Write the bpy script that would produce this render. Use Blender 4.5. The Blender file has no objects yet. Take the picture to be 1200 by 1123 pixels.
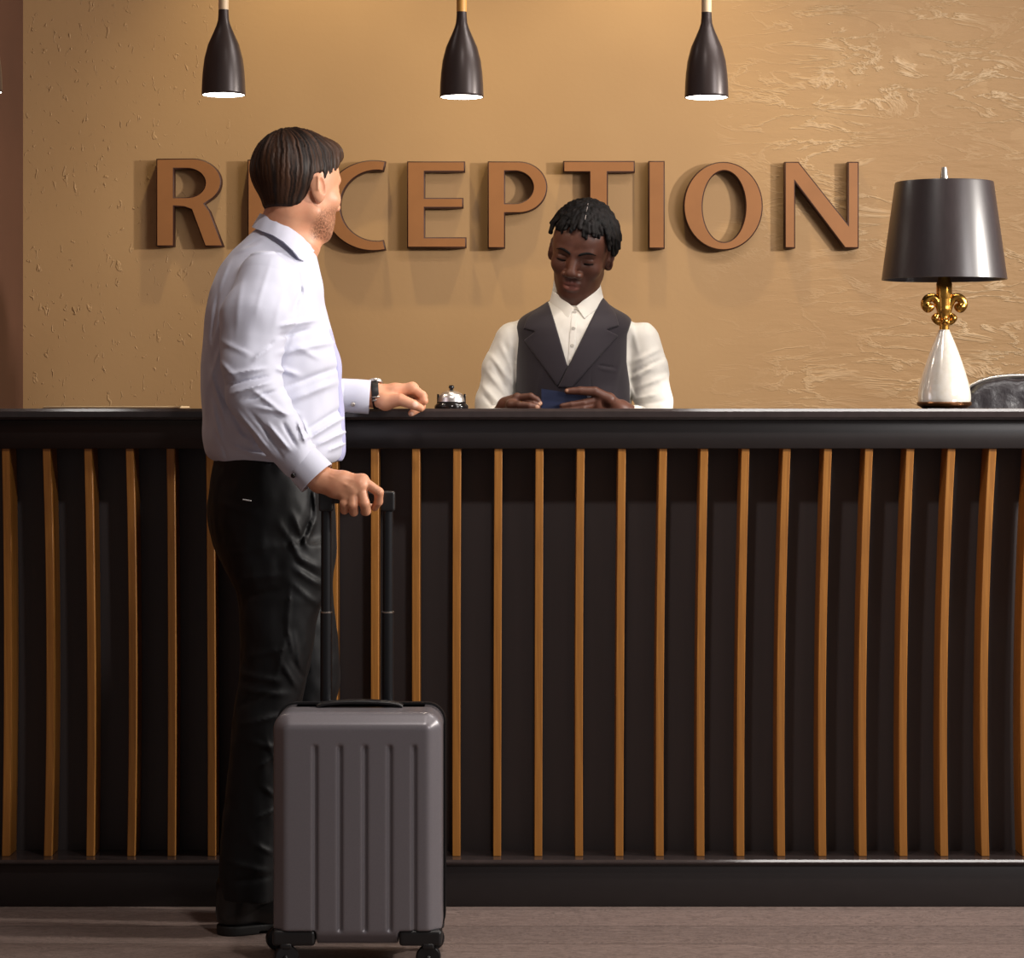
import bpy, bmesh, math, random
import numpy as np
from mathutils import Vector, Matrix

# ------------------------------------------------------------------ camera facts
CAM_Y, CAM_Z, FPX, HOR = -6.0, 1.18, 3000.0, 470.0
def P(px, py, y):
    D = y - CAM_Y
    return np.array([(px - 600.0) / FPX * D, y, CAM_Z + (HOR - py) / FPX * D])
def PX(px, y): return (px - 600.0) / FPX * (y - CAM_Y)
def PZ(py, y): return CAM_Z + (HOR - py) / FPX * (y - CAM_Y)

scene = bpy.context.scene
C = scene.collection

# ------------------------------------------------------------------ materials
def srgb(r, g, b):
    f = lambda c: (c / 255 / 12.92) if c / 255 <= .04045 else ((c / 255 + .055) / 1.055) ** 2.4
    return (f(r), f(g), f(b), 1.0)

class NT:
    def __init__(s, name):
        s.m = bpy.data.materials.new(name); s.m.use_nodes = True
        s.t = s.m.node_tree; s.t.nodes.clear()
        s.out = s.n('ShaderNodeOutputMaterial'); s.b = s.n('ShaderNodeBsdfPrincipled')
        s.l(s.b.outputs[0], s.out.inputs[0])
    def n(s, kind, **kw):
        x = s.t.nodes.new(kind)
        for k, v in kw.items():
            if k in x.inputs: x.inputs[k].default_value = v
            else: setattr(x, k, v)
        return x
    def l(s, a, b): s.t.links.new(a, b)
    def coord(s, scale=(1, 1, 1), rot=(0, 0, 0), kind='Object'):
        tc = s.n('ShaderNodeTexCoord'); mp = s.n('ShaderNodeMapping')
        mp.inputs['Scale'].default_value = scale; mp.inputs['Rotation'].default_value = rot
        s.l(tc.outputs[kind], mp.inputs['Vector']); return mp.outputs[0]
    def noise(s, vec, scale=5, detail=4, rough=.55, dist=0):
        x = s.n('ShaderNodeTexNoise'); x.inputs['Scale'].default_value = scale
        x.inputs['Detail'].default_value = detail; x.inputs['Roughness'].default_value = rough
        x.inputs['Distortion'].default_value = dist; s.l(vec, x.inputs['Vector']); return x.outputs[0]
    def ramp(s, fac, stops):
        x = s.n('ShaderNodeValToRGB'); e = x.color_ramp.elements
        while len(e) < len(stops): e.new(.5)
        for i, (p, c) in enumerate(stops):
            e[i].position = p; e[i].color = c if len(c) == 4 else (*c, 1)
        s.l(fac, x.inputs[0]); return x.outputs[0]
    def math(s, op, a, b=None, c=None, clamp=False):
        x = s.n('ShaderNodeMath'); x.operation = op; x.use_clamp = clamp
        for i, v in enumerate((a, b, c)):
            if v is None: continue
            if isinstance(v, (int, float)): x.inputs[i].default_value = v
            else: s.l(v, x.inputs[i])
        return x.outputs[0]
    def mix(s, fac, a, b):
        x = s.n('ShaderNodeMix'); x.data_type = 'RGBA'
        if isinstance(fac, (int, float)): x.inputs[0].default_value = fac
        else: s.l(fac, x.inputs[0])
        for i, v in ((6, a), (7, b)):
            if isinstance(v, tuple): x.inputs[i].default_value = v
            else: s.l(v, x.inputs[i])
        return x.outputs[2]
    def bump(s, h, strength=.3, dist=.01, prev=None):
        x = s.n('ShaderNodeBump'); x.inputs['Strength'].default_value = strength
        x.inputs['Distance'].default_value = dist; s.l(h, x.inputs['Height'])
        if prev is not None: s.l(prev, x.inputs['Normal'])
        return x.outputs[0]
    def set(s, **kw):
        for k, v in kw.items():
            k = {'base': 'Base Color', 'rough': 'Roughness', 'metal': 'Metallic', 'normal': 'Normal', 'spec': 'Specular IOR Level',
                 'coat': 'Coat Weight', 'coat_rough': 'Coat Roughness', 'sheen': 'Sheen Weight', 'sss': 'Subsurface Weight',
                 'trans': 'Transmission Weight', 'emit': 'Emission Color', 'emit_s': 'Emission Strength', 'ior': 'IOR', 'aniso': 'Anisotropic'}.get(k, k)
            if hasattr(v, 'is_linked') or 'NodeSocket' in type(v).__name__: s.l(v, s.b.inputs[k])
            else: s.b.inputs[k].default_value = v
        return s

def simple(name, col, rough=.5, metal=0., nscale=0, namp=.15, bump=0, bdist=.002, stretch=(1, 1, 1), **kw):
    m = NT(name); m.set(rough=rough, metal=metal, **kw)
    if nscale:
        v = m.coord(stretch); nz = m.noise(v, nscale, 5)
        lo = tuple(c * (1 - namp) for c in col[:3]) + (1,); hi = tuple(min(1, c * (1 + namp)) for c in col[:3]) + (1,)
        m.set(base=m.ramp(nz, [(.3, lo), (.7, hi)]))
        if bump: m.set(normal=m.bump(nz, bump, bdist))
    else: m.set(base=col)
    return m.m

# ------------------------------------------------------------------ object helpers
def link(name, me, mat=None, parent=None, smooth=True, loc=None):
    o = bpy.data.objects.new(name, me); C.objects.link(o)
    if mat is not None:
        for m in (mat if isinstance(mat, (list, tuple)) else [mat]): me.materials.append(m)
    if smooth: me.polygons.foreach_set('use_smooth', np.ones(len(me.polygons), bool))
    if parent is not None: o.parent = parent
    if loc is not None: o.location = loc
    return o
def bm_obj(name, bm, mat=None, parent=None, smooth=False, loc=None):
    me = bpy.data.meshes.new(name); bm.normal_update(); bm.to_mesh(me); bm.free()
    return link(name, me, mat, parent, smooth, loc)
def tag(o, label=None, cat=None, group=None, kind=None):
    if label: o['label'] = label
    if cat: o['category'] = cat
    if group: o['group'] = group
    if kind: o['kind'] = kind
    return o
def thing(name, label, cat, loc=(0, 0, 0), group=None):
    o = bpy.data.objects.new(name, None); C.objects.link(o); o.location = loc; o.empty_display_size = .1
    return tag(o, label, cat, group)
def add_box(bm, x0, x1, y0, y1, z0, z1, bevel=0, seg=2):
    r = bmesh.ops.create_cube(bm, size=1)
    for v in r['verts']:
        v.co = Vector((x0 + (v.co.x + .5) * (x1 - x0), y0 + (v.co.y + .5) * (y1 - y0), z0 + (v.co.z + .5) * (z1 - z0)))
    if bevel:
        es = list({e for v in r['verts'] for e in v.link_edges})
        bmesh.ops.bevel(bm, geom=es, offset=bevel, segments=seg, affect='EDGES', profile=.5)
def box(name, x0, x1, y0, y1, z0, z1, mat, parent=None, bevel=0, seg=2, off=(0, 0, 0)):
    bm = bmesh.new(); ox, oy, oz = off
    add_box(bm, x0 - ox, x1 - ox, y0 - oy, y1 - oy, z0 - oz, z1 - oz, bevel, seg)
    return bm_obj(name, bm, mat, parent, bevel > 0)
def add_lathe(bm, prof, n=48, axis='z', c=(0, 0, 0), M=None, cap=True):
    rings = []
    for r, z in prof:
        ring = []
        for i in range(n):
            a = 2 * math.pi * i / n
            p = Vector((r * math.cos(a), r * math.sin(a), z))
            if M is not None: p = M @ p
            ring.append(bm.verts.new(p + Vector(c)))
        rings.append(ring)
    for a, b in zip(rings, rings[1:]):
        for i in range(n):
            j = (i + 1) % n; bm.faces.new((a[i], a[j], b[j], b[i]))
    if cap:
        bm.faces.new(rings[0][::-1]); bm.faces.new(rings[-1])
def lathe(name, prof, mat, parent=None, n=48, c=(0, 0, 0), M=None, cap=True, angle=True):
    bm = bmesh.new(); add_lathe(bm, prof, n, c=c, M=M, cap=cap)
    bmesh.ops.recalc_face_normals(bm, faces=bm.faces)
    o = bm_obj(name, bm, mat, parent, True)
    sharp(o)
    return o
def sharp(o, deg=40):
    me = o.data; bm = bmesh.new(); bm.from_mesh(me)
    for e in bm.edges:
        if len(e.link_faces) == 2 and e.calc_face_angle(0) > math.radians(deg): e.smooth = False
    bm.to_mesh(me); bm.free()
def add_tube(bm, pts, rad, n=12, cap=True):
    pts = [Vector(p) for p in pts]
    rads = rad if isinstance(rad, (list, tuple)) else [rad] * len(pts)
    rings = []; prev = None
    for i, p in enumerate(pts):
        t = (pts[min(i + 1, len(pts) - 1)] - pts[max(i - 1, 0)]).normalized()
        if prev is None:
            up = Vector((0, 0, 1)) if abs(t.z) < .9 else Vector((1, 0, 0)); nrm = t.cross(up).normalized()
        else: nrm = (prev - t * prev.dot(t)).normalized()
        prev = nrm; bn = t.cross(nrm)
        rings.append([bm.verts.new(p + (nrm * math.cos(2 * math.pi * k / n) + bn * math.sin(2 * math.pi * k / n)) * rads[i]) for k in range(n)])
    for a, b in zip(rings, rings[1:]):
        for k in range(n):
            j = (k + 1) % n; bm.faces.new((a[k], a[j], b[j], b[k]))
    if cap: bm.faces.new(rings[0][::-1]); bm.faces.new(rings[-1])
def tube(name, pts, rad, mat, parent=None, n=12):
    bm = bmesh.new(); add_tube(bm, pts, rad, n); bmesh.ops.recalc_face_normals(bm, faces=bm.faces)
    o = bm_obj(name, bm, mat, parent, True); sharp(o, 60); return o
def spline(pts, n=8):
    pts = [np.array(p, float) for p in pts]; out = []
    for i in range(len(pts) - 1):
        p0, p1, p2, p3 = pts[max(i - 1, 0)], pts[i], pts[i + 1], pts[min(i + 2, len(pts) - 1)]
        for k in range(n):
            t = k / n
            out.append(.5 * ((2 * p1) + (p2 - p0) * t + (2 * p0 - 5 * p1 + 4 * p2 - p3) * t * t + (3 * p1 - p0 - 3 * p2 + p3) * t ** 3))
    out.append(pts[-1]); return out

# ------------------------------------------------------------------ implicit modelling: shapes blended into one continuous skin
def _h3(i, j, k):
    h = (i * 374761393 + j * 668265263 + k * 1440662683) & 0xffffffff
    h = ((h ^ (h >> 13)) * 1274126177) & 0xffffffff
    return ((h ^ (h >> 16)) & 0xffff) / 65535.0
def vnoise(p):
    f = np.floor(p); i = f.astype(np.int64); t = p - f; t = t * t * (3 - 2 * t)
    r = 0
    for a in (0, 1):
        wa = t[:, 0] if a else 1 - t[:, 0]
        for b in (0, 1):
            wb = t[:, 1] if b else 1 - t[:, 1]
            for c in (0, 1):
                wc = t[:, 2] if c else 1 - t[:, 2]
                r = r + wa * wb * wc * _h3(i[:, 0] + a, i[:, 1] + b, i[:, 2] + c)
    return r * 2 - 1
def fbm(p, o=3):
    r = 0; a = 1
    for _ in range(o): r = r + a * vnoise(p); p = p * 2.03 + 7.7; a *= .5
    return r
def smin(a, b, k):
    if k <= 0: return np.minimum(a, b)
    h = np.clip(.5 + .5 * (b - a) / k, 0, 1); return b + (a - b) * h - k * h * (1 - h)
def smax(a, b, k): return -smin(-a, -b, k)

class F:
    """A list of blended primitives (fn, centre, radius, k, op)."""
    def __init__(s): s.ops = []
    def add(s, fn, c, r, k=.01, op='u'): s.ops.append((fn, np.array(c, float), float(r), k, op)); return s
    def cap(s, a, b, ra, rb=None, k=.01, op='u'):
        a = np.array(a, float); b = np.array(b, float); rb = ra if rb is None else rb
        ab = b - a; L = max(ab @ ab, 1e-9)
        def fn(p):
            t = np.clip((p - a) @ ab / L, 0, 1)
            return np.linalg.norm(p - a - t[:, None] * ab, axis=1) - (ra + (rb - ra) * t)
        return s.add(fn, (a + b) / 2, math.sqrt(L) / 2 + max(ra, rb), k, op)
    def chain(s, pts, rs, k=.01, op='u', k0=None):
        for i in range(len(pts) - 1): s.cap(pts[i], pts[i + 1], rs[i], rs[i + 1], (k0 if i == 0 and k0 is not None else k), op)
        return s
    def ell(s, c, r, k=.01, op='u', R=None):
        c = np.array(c, float); r = np.array(r, float)
        def fn(p):
            q = p - c
            if R is not None: q = q @ R
            k0 = np.linalg.norm(q / r, axis=1); k1 = np.linalg.norm(q / (r * r), axis=1)
            return k0 * (k0 - 1) / np.maximum(k1, 1e-6)
        return s.add(fn, c, r.max(), k, op)
    def box(s, c, h, rnd=.005, k=.01, op='u', R=None):
        c = np.array(c, float); h = np.array(h, float) - rnd
        def fn(p):
            q = p - c
            if R is not None: q = q @ R
            q = np.abs(q) - h
            return np.linalg.norm(np.maximum(q, 0), axis=1) + np.minimum(q.max(axis=1), 0) - rnd
        return s.add(fn, c, np.linalg.norm(h) + rnd, k, op)
    def fn(s, f, c, r, k=.01, op='u'): return s.add(f, c, r, k, op)
    def ev(s, p, idx=None):
        d = None
        for i in (range(len(s.ops)) if idx is None else idx):
            f, c, r, k, op = s.ops[i]
            if op == 'u':
                v = f(p); d = v if d is None else smin(d, v, k)
            elif d is None: continue
            elif op == 's': d = smax(d, -f(p), k)
            elif op == 'i': d = smax(d, f(p), k)
            elif op == 'd': d = d + f(p)
        return np.full(len(p), 1.0) if d is None else d

def loft(st, yc=None, off=0., n=2.0, cap=.01, M=None):
    """st rows: (z, xc, yc, rx, ry). Ellipse sections stacked up z (or the z of frame M); returns an approximate distance function."""
    st = np.array(sorted(st), float); z = st[:, 0]
    zz = np.linspace(z[0], z[-1], 240); cols = []
    for j in range(1, 5):
        v = st[:, j]; m = np.gradient(v, z)
        i = np.clip(np.searchsorted(z, zz, 'right') - 1, 0, len(z) - 2); h = z[i + 1] - z[i]; t = (zz - z[i]) / h
        cols.append((2 * t**3 - 3 * t**2 + 1) * v[i] + (t**3 - 2 * t**2 + t) * h * m[i] + (-2 * t**3 + 3 * t**2) * v[i + 1] + (t**3 - t**2) * h * m[i + 1])
    def fn(p):
        q = p if M is None else (p - M[0]) @ M[1]
        t = q[:, 2]
        x = q[:, 0] - np.interp(t, zz, cols[0]); y = q[:, 1] - np.interp(t, zz, cols[1])
        rx = np.interp(t, zz, cols[2]) + off; ry = np.interp(t, zz, cols[3]) + off
        if n == 2.0:
            k0 = np.sqrt((x / rx)**2 + (y / ry)**2); k1 = np.sqrt((x / rx**2)**2 + (y / ry**2)**2)
            d = k0 * (k0 - 1) / np.maximum(k1, 1e-4)
            d = np.where(k0 < .3, -np.minimum(rx, ry) * .7, d)
        else:
            k0 = (np.abs(x / rx)**n + np.abs(y / ry)**n)**(1 / n); d = (k0 - 1) * np.minimum(rx, ry)
        return smax(d, np.maximum(z[0] - off - t, t - z[-1] - off), cap)
    return fn
def poly2(pts):
    """signed distance to a polygon in (x, z)."""
    V = np.array(pts, float)
    def fn(p):
        q = p[:, [0, 2]]; d = np.full(len(q), 1e9); s = np.ones(len(q)); N = len(V)
        for i in range(N):
            a = V[i]; b = V[i - 1]; e = b - a; w = q - a
            t = np.clip((w @ e) / (e @ e), 0, 1); d = np.minimum(d, ((w - t[:, None] * e)**2).sum(1))
            c1 = q[:, 1] >= a[1]; c2 = q[:, 1] < b[1]; c3 = e[0] * w[:, 1] > e[1] * w[:, 0]
            flip = (c1 & c2 & c3) | (~c1 & ~c2 & ~c3); s = np.where(flip, -s, s)
        return s * np.sqrt(d)
    return fn

def axis_grid(lo, hi, fine, step, zones=()):
    """grid lines from lo to hi with the coarse step, and the fine step inside the zones."""
    out = [lo]
    while out[-1] < hi:
        x = out[-1]; st = step
        for a, b in zones:
            if a <= x < b: st = fine
            elif x < a < x + step: st = max(a - x, fine)
        out.append(x + st)
    return np.array(out)

def polygonise(field, gx, gy, gz, B=24):
    """surface nets over a rectilinear grid, block by block."""
    nx, ny, nz = len(gx), len(gy), len(gz)
    ids_all, pos_all, quads = [], [], []
    cs = np.array([o[1] for o in field.ops]); rs = np.array([o[2] for o in field.ops]); ks = np.array([o[3] for o in field.ops])
    isu = np.array([o[4] == 'u' for o in field.ops])
    cid = lambda i, j, k: (i.astype(np.int64) * ny + j) * nz + k
    corners = [(a, b, c) for a in (0, 1) for b in (0, 1) for c in (0, 1)]
    edges = [(i, j) for i in range(8) for j in range(i + 1, 8) if sum(abs(corners[i][q] - corners[j][q]) for q in range(3)) == 1]
    for i0 in range(0, nx - 1, B):
        i1 = min(i0 + B, nx - 1); X = gx[i0:i1 + 1]
        for j0 in range(0, ny - 1, B):
            j1 = min(j0 + B, ny - 1); Y = gy[j0:j1 + 1]
            for k0 in range(0, nz - 1, B):
                k1 = min(k0 + B, nz - 1); Z = gz[k0:k1 + 1]
                c = np.array([(X[0] + X[-1]) / 2, (Y[0] + Y[-1]) / 2, (Z[0] + Z[-1]) / 2])
                h = .5 * math.sqrt((X[-1] - X[0])**2 + (Y[-1] - Y[0])**2 + (Z[-1] - Z[0])**2)
                keep = np.linalg.norm(cs - c, axis=1) - rs - h < ks + .008
                if not (keep & isu).any(): continue
                idx = np.nonzero(keep)[0]
                G = np.stack(np.meshgrid(X, Y, Z, indexing='ij'), -1); sh = G.shape[:3]
                v = field.ev(G.reshape(-1, 3), idx).reshape(sh)
                s = v < 0
                if s.all() or not s.any(): continue
                cnt = np.zeros((sh[0] - 1, sh[1] - 1, sh[2] - 1), np.int8)
                for a, b, d in corners: cnt += s[a:sh[0] - 1 + a, b:sh[1] - 1 + b, d:sh[2] - 1 + d]
                act = np.argwhere((cnt > 0) & (cnt < 8))
                if not len(act): continue
                acc = np.zeros((len(act), 3)); num = np.zeros(len(act))
                cv = [v[act[:, 0] + a, act[:, 1] + b, act[:, 2] + d] for a, b, d in corners]
                cp = [np.stack([X[act[:, 0] + a], Y[act[:, 1] + b], Z[act[:, 2] + d]], -1) for a, b, d in corners]
                for e, g in edges:
                    m = (cv[e] < 0) != (cv[g] < 0)
                    t = np.where(m, cv[e] / np.where(m, cv[e] - cv[g], 1), 0)[:, None]
                    acc += np.where(m[:, None], cp[e] + (cp[g] - cp[e]) * t, 0); num += m
                pos_all.append(acc / num[:, None]); ids_all.append(cid(act[:, 0] + i0, act[:, 1] + j0, act[:, 2] + k0))
                n0, n1, n2 = i1 - i0, j1 - j0, k1 - k0
                for ax in range(3):
                    sl = s[:n0, :n1, :n2]
                    st = [s[1:n0 + 1, :n1, :n2], s[:n0, 1:n1 + 1, :n2], s[:n0, :n1, 1:n2 + 1]][ax]
                    q = np.argwhere(sl != st)
                    if not len(q): continue
                    fl = sl[q[:, 0], q[:, 1], q[:, 2]]
                    g = q + np.array([i0, j0, k0]); u, w = [(1, 2), (2, 0), (0, 1)][ax]
                    def sh_(a, b):
                        r = g.copy(); r[:, u] -= a; r[:, w] -= b; return cid(r[:, 0], r[:, 1], r[:, 2])
                    Q = np.stack([sh_(1, 1), sh_(0, 1), sh_(0, 0), sh_(1, 0)], -1)
                    ok = (g[:, u] > 0) & (g[:, w] > 0); Q = Q[ok]; fl = fl[ok]
                    Q = np.where(fl[:, None], Q, Q[:, ::-1]); quads.append(Q)
    ids = np.concatenate(ids_all); pos = np.concatenate(pos_all); Q = np.concatenate(quads)
    o = np.argsort(ids); ids = ids[o]; pos = pos[o]
    k = np.searchsorted(ids, Q); k = np.clip(k, 0, len(ids) - 1)
    Q = k[(ids[k] == Q).all(1)]
    return pos, Q

def field_mesh(name, field, res, mat, parent=None, lo=None, hi=None, fine=None, zones=(), attrs=None, origin=(0, 0, 0), smooth=0, zgrid=None):
    us = [o for o in field.ops if o[4] == 'u']
    if lo is None: lo = np.min([o[1] - o[2] for o in us], axis=0) - .012
    if hi is None: hi = np.max([o[1] + o[2] for o in us], axis=0) + .012
    lo = np.array(lo, float); hi = np.array(hi, float)
    gx = np.arange(lo[0], hi[0] + res, res); gy = np.arange(lo[1], hi[1] + res, res)
    gz = axis_grid(lo[2], hi[2], fine, zgrid or res, zones) if fine else np.arange(lo[2], hi[2] + res, zgrid or res)
    pos, Q = polygonise(field, gx, gy, gz)
    for _ in range(smooth):
        acc = np.zeros_like(pos); cn = np.zeros(len(pos))
        for a, b in ((0, 1), (1, 2), (2, 3), (3, 0)):
            np.add.at(acc, Q[:, a], pos[Q[:, b]]); np.add.at(acc, Q[:, b], pos[Q[:, a]])
            np.add.at(cn, Q[:, a], 1); np.add.at(cn, Q[:, b], 1)
        pos = pos * .5 + .5 * acc / np.maximum(cn, 1)[:, None]
    me = bpy.data.meshes.new(name); N = len(Q)
    me.vertices.add(len(pos)); me.vertices.foreach_set('co', (pos - np.array(origin)).astype(np.float32).ravel())
    me.loops.add(N * 4); me.loops.foreach_set('vertex_index', Q.astype(np.int32).ravel())
    me.polygons.add(N); me.polygons.foreach_set('loop_start', np.arange(0, N * 4, 4, dtype=np.int32))
    me.polygons.foreach_set('loop_total', np.full(N, 4, np.int32))
    me.update(calc_edges=True); me.validate()
    if attrs:
        for an, fn in attrs.items():
            a = me.attributes.new(an, 'FLOAT', 'POINT'); a.data.foreach_set('value', np.clip(fn(pos), 0, 1).astype(np.float32))
    o = link(name, me, mat, None, True)
    if parent is not None: o.parent = parent
    o.location = origin
    return o
def child(o, parent):
    """parent an object built in world coordinates, keeping its place."""
    o.parent = parent; o.matrix_parent_inverse = Matrix.Translation(-Vector(parent.location)); return o
def seg_fold(a, b, amp, w, side=None):
    """a raised (amp > 0) or sunken crease along a-b."""
    a = np.array(a, float); b = np.array(b, float); ab = b - a; L = ab @ ab
    def fn(p):
        t = (p - a) @ ab / L; tc = np.clip(t, 0, 1)
        dd = np.linalg.norm(p - a - tc[:, None] * ab, axis=1)
        return -amp * np.exp(-(dd / w)**2) * np.sqrt(np.clip(1 - (2 * tc - 1)**2, .05, 1))
    return fn, (a + b) / 2, math.sqrt(L) / 2 + w * 2.5
# ================================================================== camera
cam = bpy.data.cameras.new('camera'); co = bpy.data.objects.new('camera', cam); C.objects.link(co)
co.location = (0, CAM_Y, CAM_Z); co.rotation_euler = (math.radians(90), 0, 0)
cam.sensor_width = 36; cam.sensor_fit = 'HORIZONTAL'; cam.lens = FPX / 1200 * 36; cam.shift_y = -(561.5 - HOR) / 1200
cam.clip_end = 60
scene.camera = co

# ================================================================== setting
WALL_Y = 1.6; WX = PX(27, WALL_Y)
def wall_material():
    m = NT('ochre_plaster'); v = m.coord(); sx = m.n('ShaderNodeSeparateXYZ'); m.l(v, sx.inputs[0])
    X = sx.outputs[0]
    # broad tonal variation of the plaster
    base = m.ramp(m.noise(v, 1.3, 3), [(.3, srgb(170, 133, 91)), (.7, srgb(182, 145, 101))])
    # rough, brick-like relief on the right
    vr = m.coord((1.5, 1, 5.0)); n1 = m.noise(vr, 2.6, 5, .62, .7)
    ridge = m.math('SUBTRACT', 1.0, m.math('MULTIPLY', m.math('ABSOLUTE', m.math('SUBTRACT', n1, .5)), 30), clamp=True)
    ridge = m.math('MAXIMUM', ridge, 0)
    patch = m.ramp(m.noise(v, 2.6, 3), [(.46, (0, 0, 0)), (.62, (1, 1, 1))])
    mr = m.n('ShaderNodeMapRange'); mr.inputs[1].default_value = .55; mr.inputs[2].default_value = 1.4; m.l(X, mr.inputs[0])
    mask = m.math('MULTIPLY', mr.outputs[0], m.math('ADD', m.math('MULTIPLY', patch, .85), .15))
    ridge_r = m.math('MULTIPLY', ridge, mask)
    lump = m.math('MULTIPLY', m.noise(m.coord((1.2, 1, 5)), 6, 5), mr.outputs[0])
    # short slanted trowel nicks on the left
    vl = m.coord((1, 1, .55), (0, math.radians(35), 0)); n2 = m.noise(vl, 62, 3, .5, .8)
    ml = m.n('ShaderNodeMapRange'); ml.inputs[1].default_value = -.75; ml.inputs[2].default_value = -1.25; m.l(X, ml.inputs[0])
    nick = m.math('MULTIPLY', m.ramp(n2, [(.64, (0, 0, 0)), (.70, (1, 1, 1))]), ml.outputs[0])
    fine = m.math('MULTIPLY', m.noise(v, 60, 5), .05)
    h = m.math('ADD', m.math('ADD', m.math('MULTIPLY', ridge_r, .8), m.math('MULTIPLY', lump, .9)), m.math('ADD', m.math('MULTIPLY', nick, .5), fine))
    ridge_tint = m.math('MULTIPLY', m.math('MULTIPLY', mask, ridge), .85)  # paler cream tint along the raised ridges, stronger to the right
    flake = m.math('MULTIPLY', m.ramp(m.noise(m.coord((1.5, 1, 2.4)), 4.5, 6, .6, .8), [(.58, (0, 0, 0)), (.61, (1, 1, 1))]), m.math('MULTIPLY', mask, .45))
    col = m.mix(flake, m.mix(ridge_tint, base, srgb(238, 208, 168)), srgb(200, 164, 120))
    m.set(base=col, rough=.62, spec=.4, normal=m.bump(h, .55, .012))
    return m.m
def floor_material():
    m = NT('grey_brown_planks'); v = m.coord()
    br = m.n('ShaderNodeTexBrick'); br.offset = .37; br.inputs['Scale'].default_value = 1
    br.inputs['Brick Width'].default_value = 11; br.inputs['Row Height'].default_value = .19; br.inputs['Mortar Size'].default_value = .0014
    br.inputs['Color1'].default_value = srgb(146, 127, 119); br.inputs['Color2'].default_value = srgb(134, 117, 110); br.inputs['Mortar'].default_value = srgb(40, 30, 26)
    mo = m.n('ShaderNodeMapping'); mo.inputs['Location'].default_value = (3.1, .06, 0); m.l(v, mo.inputs[0]); m.l(mo.outputs[0], br.inputs['Vector'])
    g = m.noise(m.coord((1.3, 4.2, 1)), 5, 8, .68, 2.6)
    fine = m.noise(m.coord((3, 60, 1)), 6, 4)
    dark = m.ramp(g, [(.40, (1, 1, 1)), (.455, (.36, .34, .34)), (.49, (1, 1, 1)), (.55, (.8, .79, .78)), (.585, (.38, .36, .35)), (.62, (1, 1, 1))])
    mx = m.n('ShaderNodeMix', data_type='RGBA', blend_type='MULTIPLY'); mx.inputs[0].default_value = .85
    m.l(br.outputs[0], mx.inputs[6]); m.l(dark, mx.inputs[7])
    m.set(base=mx.outputs[2], rough=m.ramp(fine, [(.3, (.38,) * 3), (.7, (.55,) * 3)]), normal=m.bump(m.math('ADD', g, m.math('MULTIPLY', fine, .3)), .25, .004))
    return m.m
M_wall = wall_material(); M_floor = floor_material()
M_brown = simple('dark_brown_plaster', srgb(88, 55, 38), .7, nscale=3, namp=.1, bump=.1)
M_ceil = simple('ceiling_paint', srgb(150, 130, 110), .8)
tag(box('wall_back', WX, 3.2, WALL_Y, WALL_Y + .15, 0, 3.3, M_wall), kind='structure')
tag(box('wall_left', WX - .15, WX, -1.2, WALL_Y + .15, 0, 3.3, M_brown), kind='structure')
tag(box('floor', -4.5, 4.5, -6.5, WALL_Y, -.1, 0, M_floor), kind='structure')
tag(box('ceiling', -4.5, 4.5, -6.5, WALL_Y, 3.3, 3.4, M_ceil), kind='structure')

# ================================================================== reception counter
M_black = simple('charcoal_lacquer', srgb(35, 30, 30), .42, nscale=30, namp=.08, bump=.04, bdist=.001)
M_top = simple('dark_stone_top', srgb(56, 48, 47), .13, nscale=40, namp=.12)
M_panel = simple('charcoal_panel', srgb(66, 60, 61), .55, nscale=6, namp=.08, stretch=(6, 6, .3))
def slat_material():
    m = NT('honey_pine'); g = m.noise(m.coord((30, 30, 1.2)), 2.5, 6, .6, .6); big = m.noise(m.coord((1, 1, .6)), 3, 2)
    c = m.ramp(g, [(.3, srgb(134, 84, 30)), (.55, srgb(164, 108, 44)), (.75, srgb(184, 130, 62))])
    kn = m.ramp(m.noise(m.coord((6, 6, 3.2)), 3.1, 2), [(.74, (0, 0, 0)), (.78, (1, 1, 1))])
    m.set(base=m.mix(m.math('MULTIPLY', kn, .6), c, srgb(84, 44, 18)), rough=.45, normal=m.bump(g, .08, .001)); return m.m
M_slat = slat_material()
desk = thing('reception_counter', 'long charcoal reception counter fronted with upright honey wooden slats', 'reception counter', (0, .2, 0))
CX0, CX1 = WX + .004, 2.3
TOPZ = 1.162; CB = .34
L = (0, .2, 0)
bm = bmesh.new(); add_box(bm, CX0, CX1, -.028 - .2, CB - .2, TOPZ - .026, TOPZ, .0065, 1)
bm_obj('countertop', bm, M_top, desk, False)
box('fascia', CX0, CX1, 0, .1, 1.068, TOPZ - .026, M_black, desk, .002, 1, L)
box('back_panel', CX0, CX1, .1, .13, .1, TOPZ - .026, M_panel, desk, 0, 1, L)
box('plinth', CX0, CX1, -.030, .13, 0, .1, M_black, desk, .003, 2, L)
bm = bmesh.new(); add_box(bm, CX0, CX1, -.042 - .2, .1 - .2, .098, .111, .0048, 1); bm_obj('ledge', bm, M_top, desk, False)
box('work_surface', CX0, CX1, .13, CB - .02, .74, .765, M_black, desk, .002, 1, L)
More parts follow.
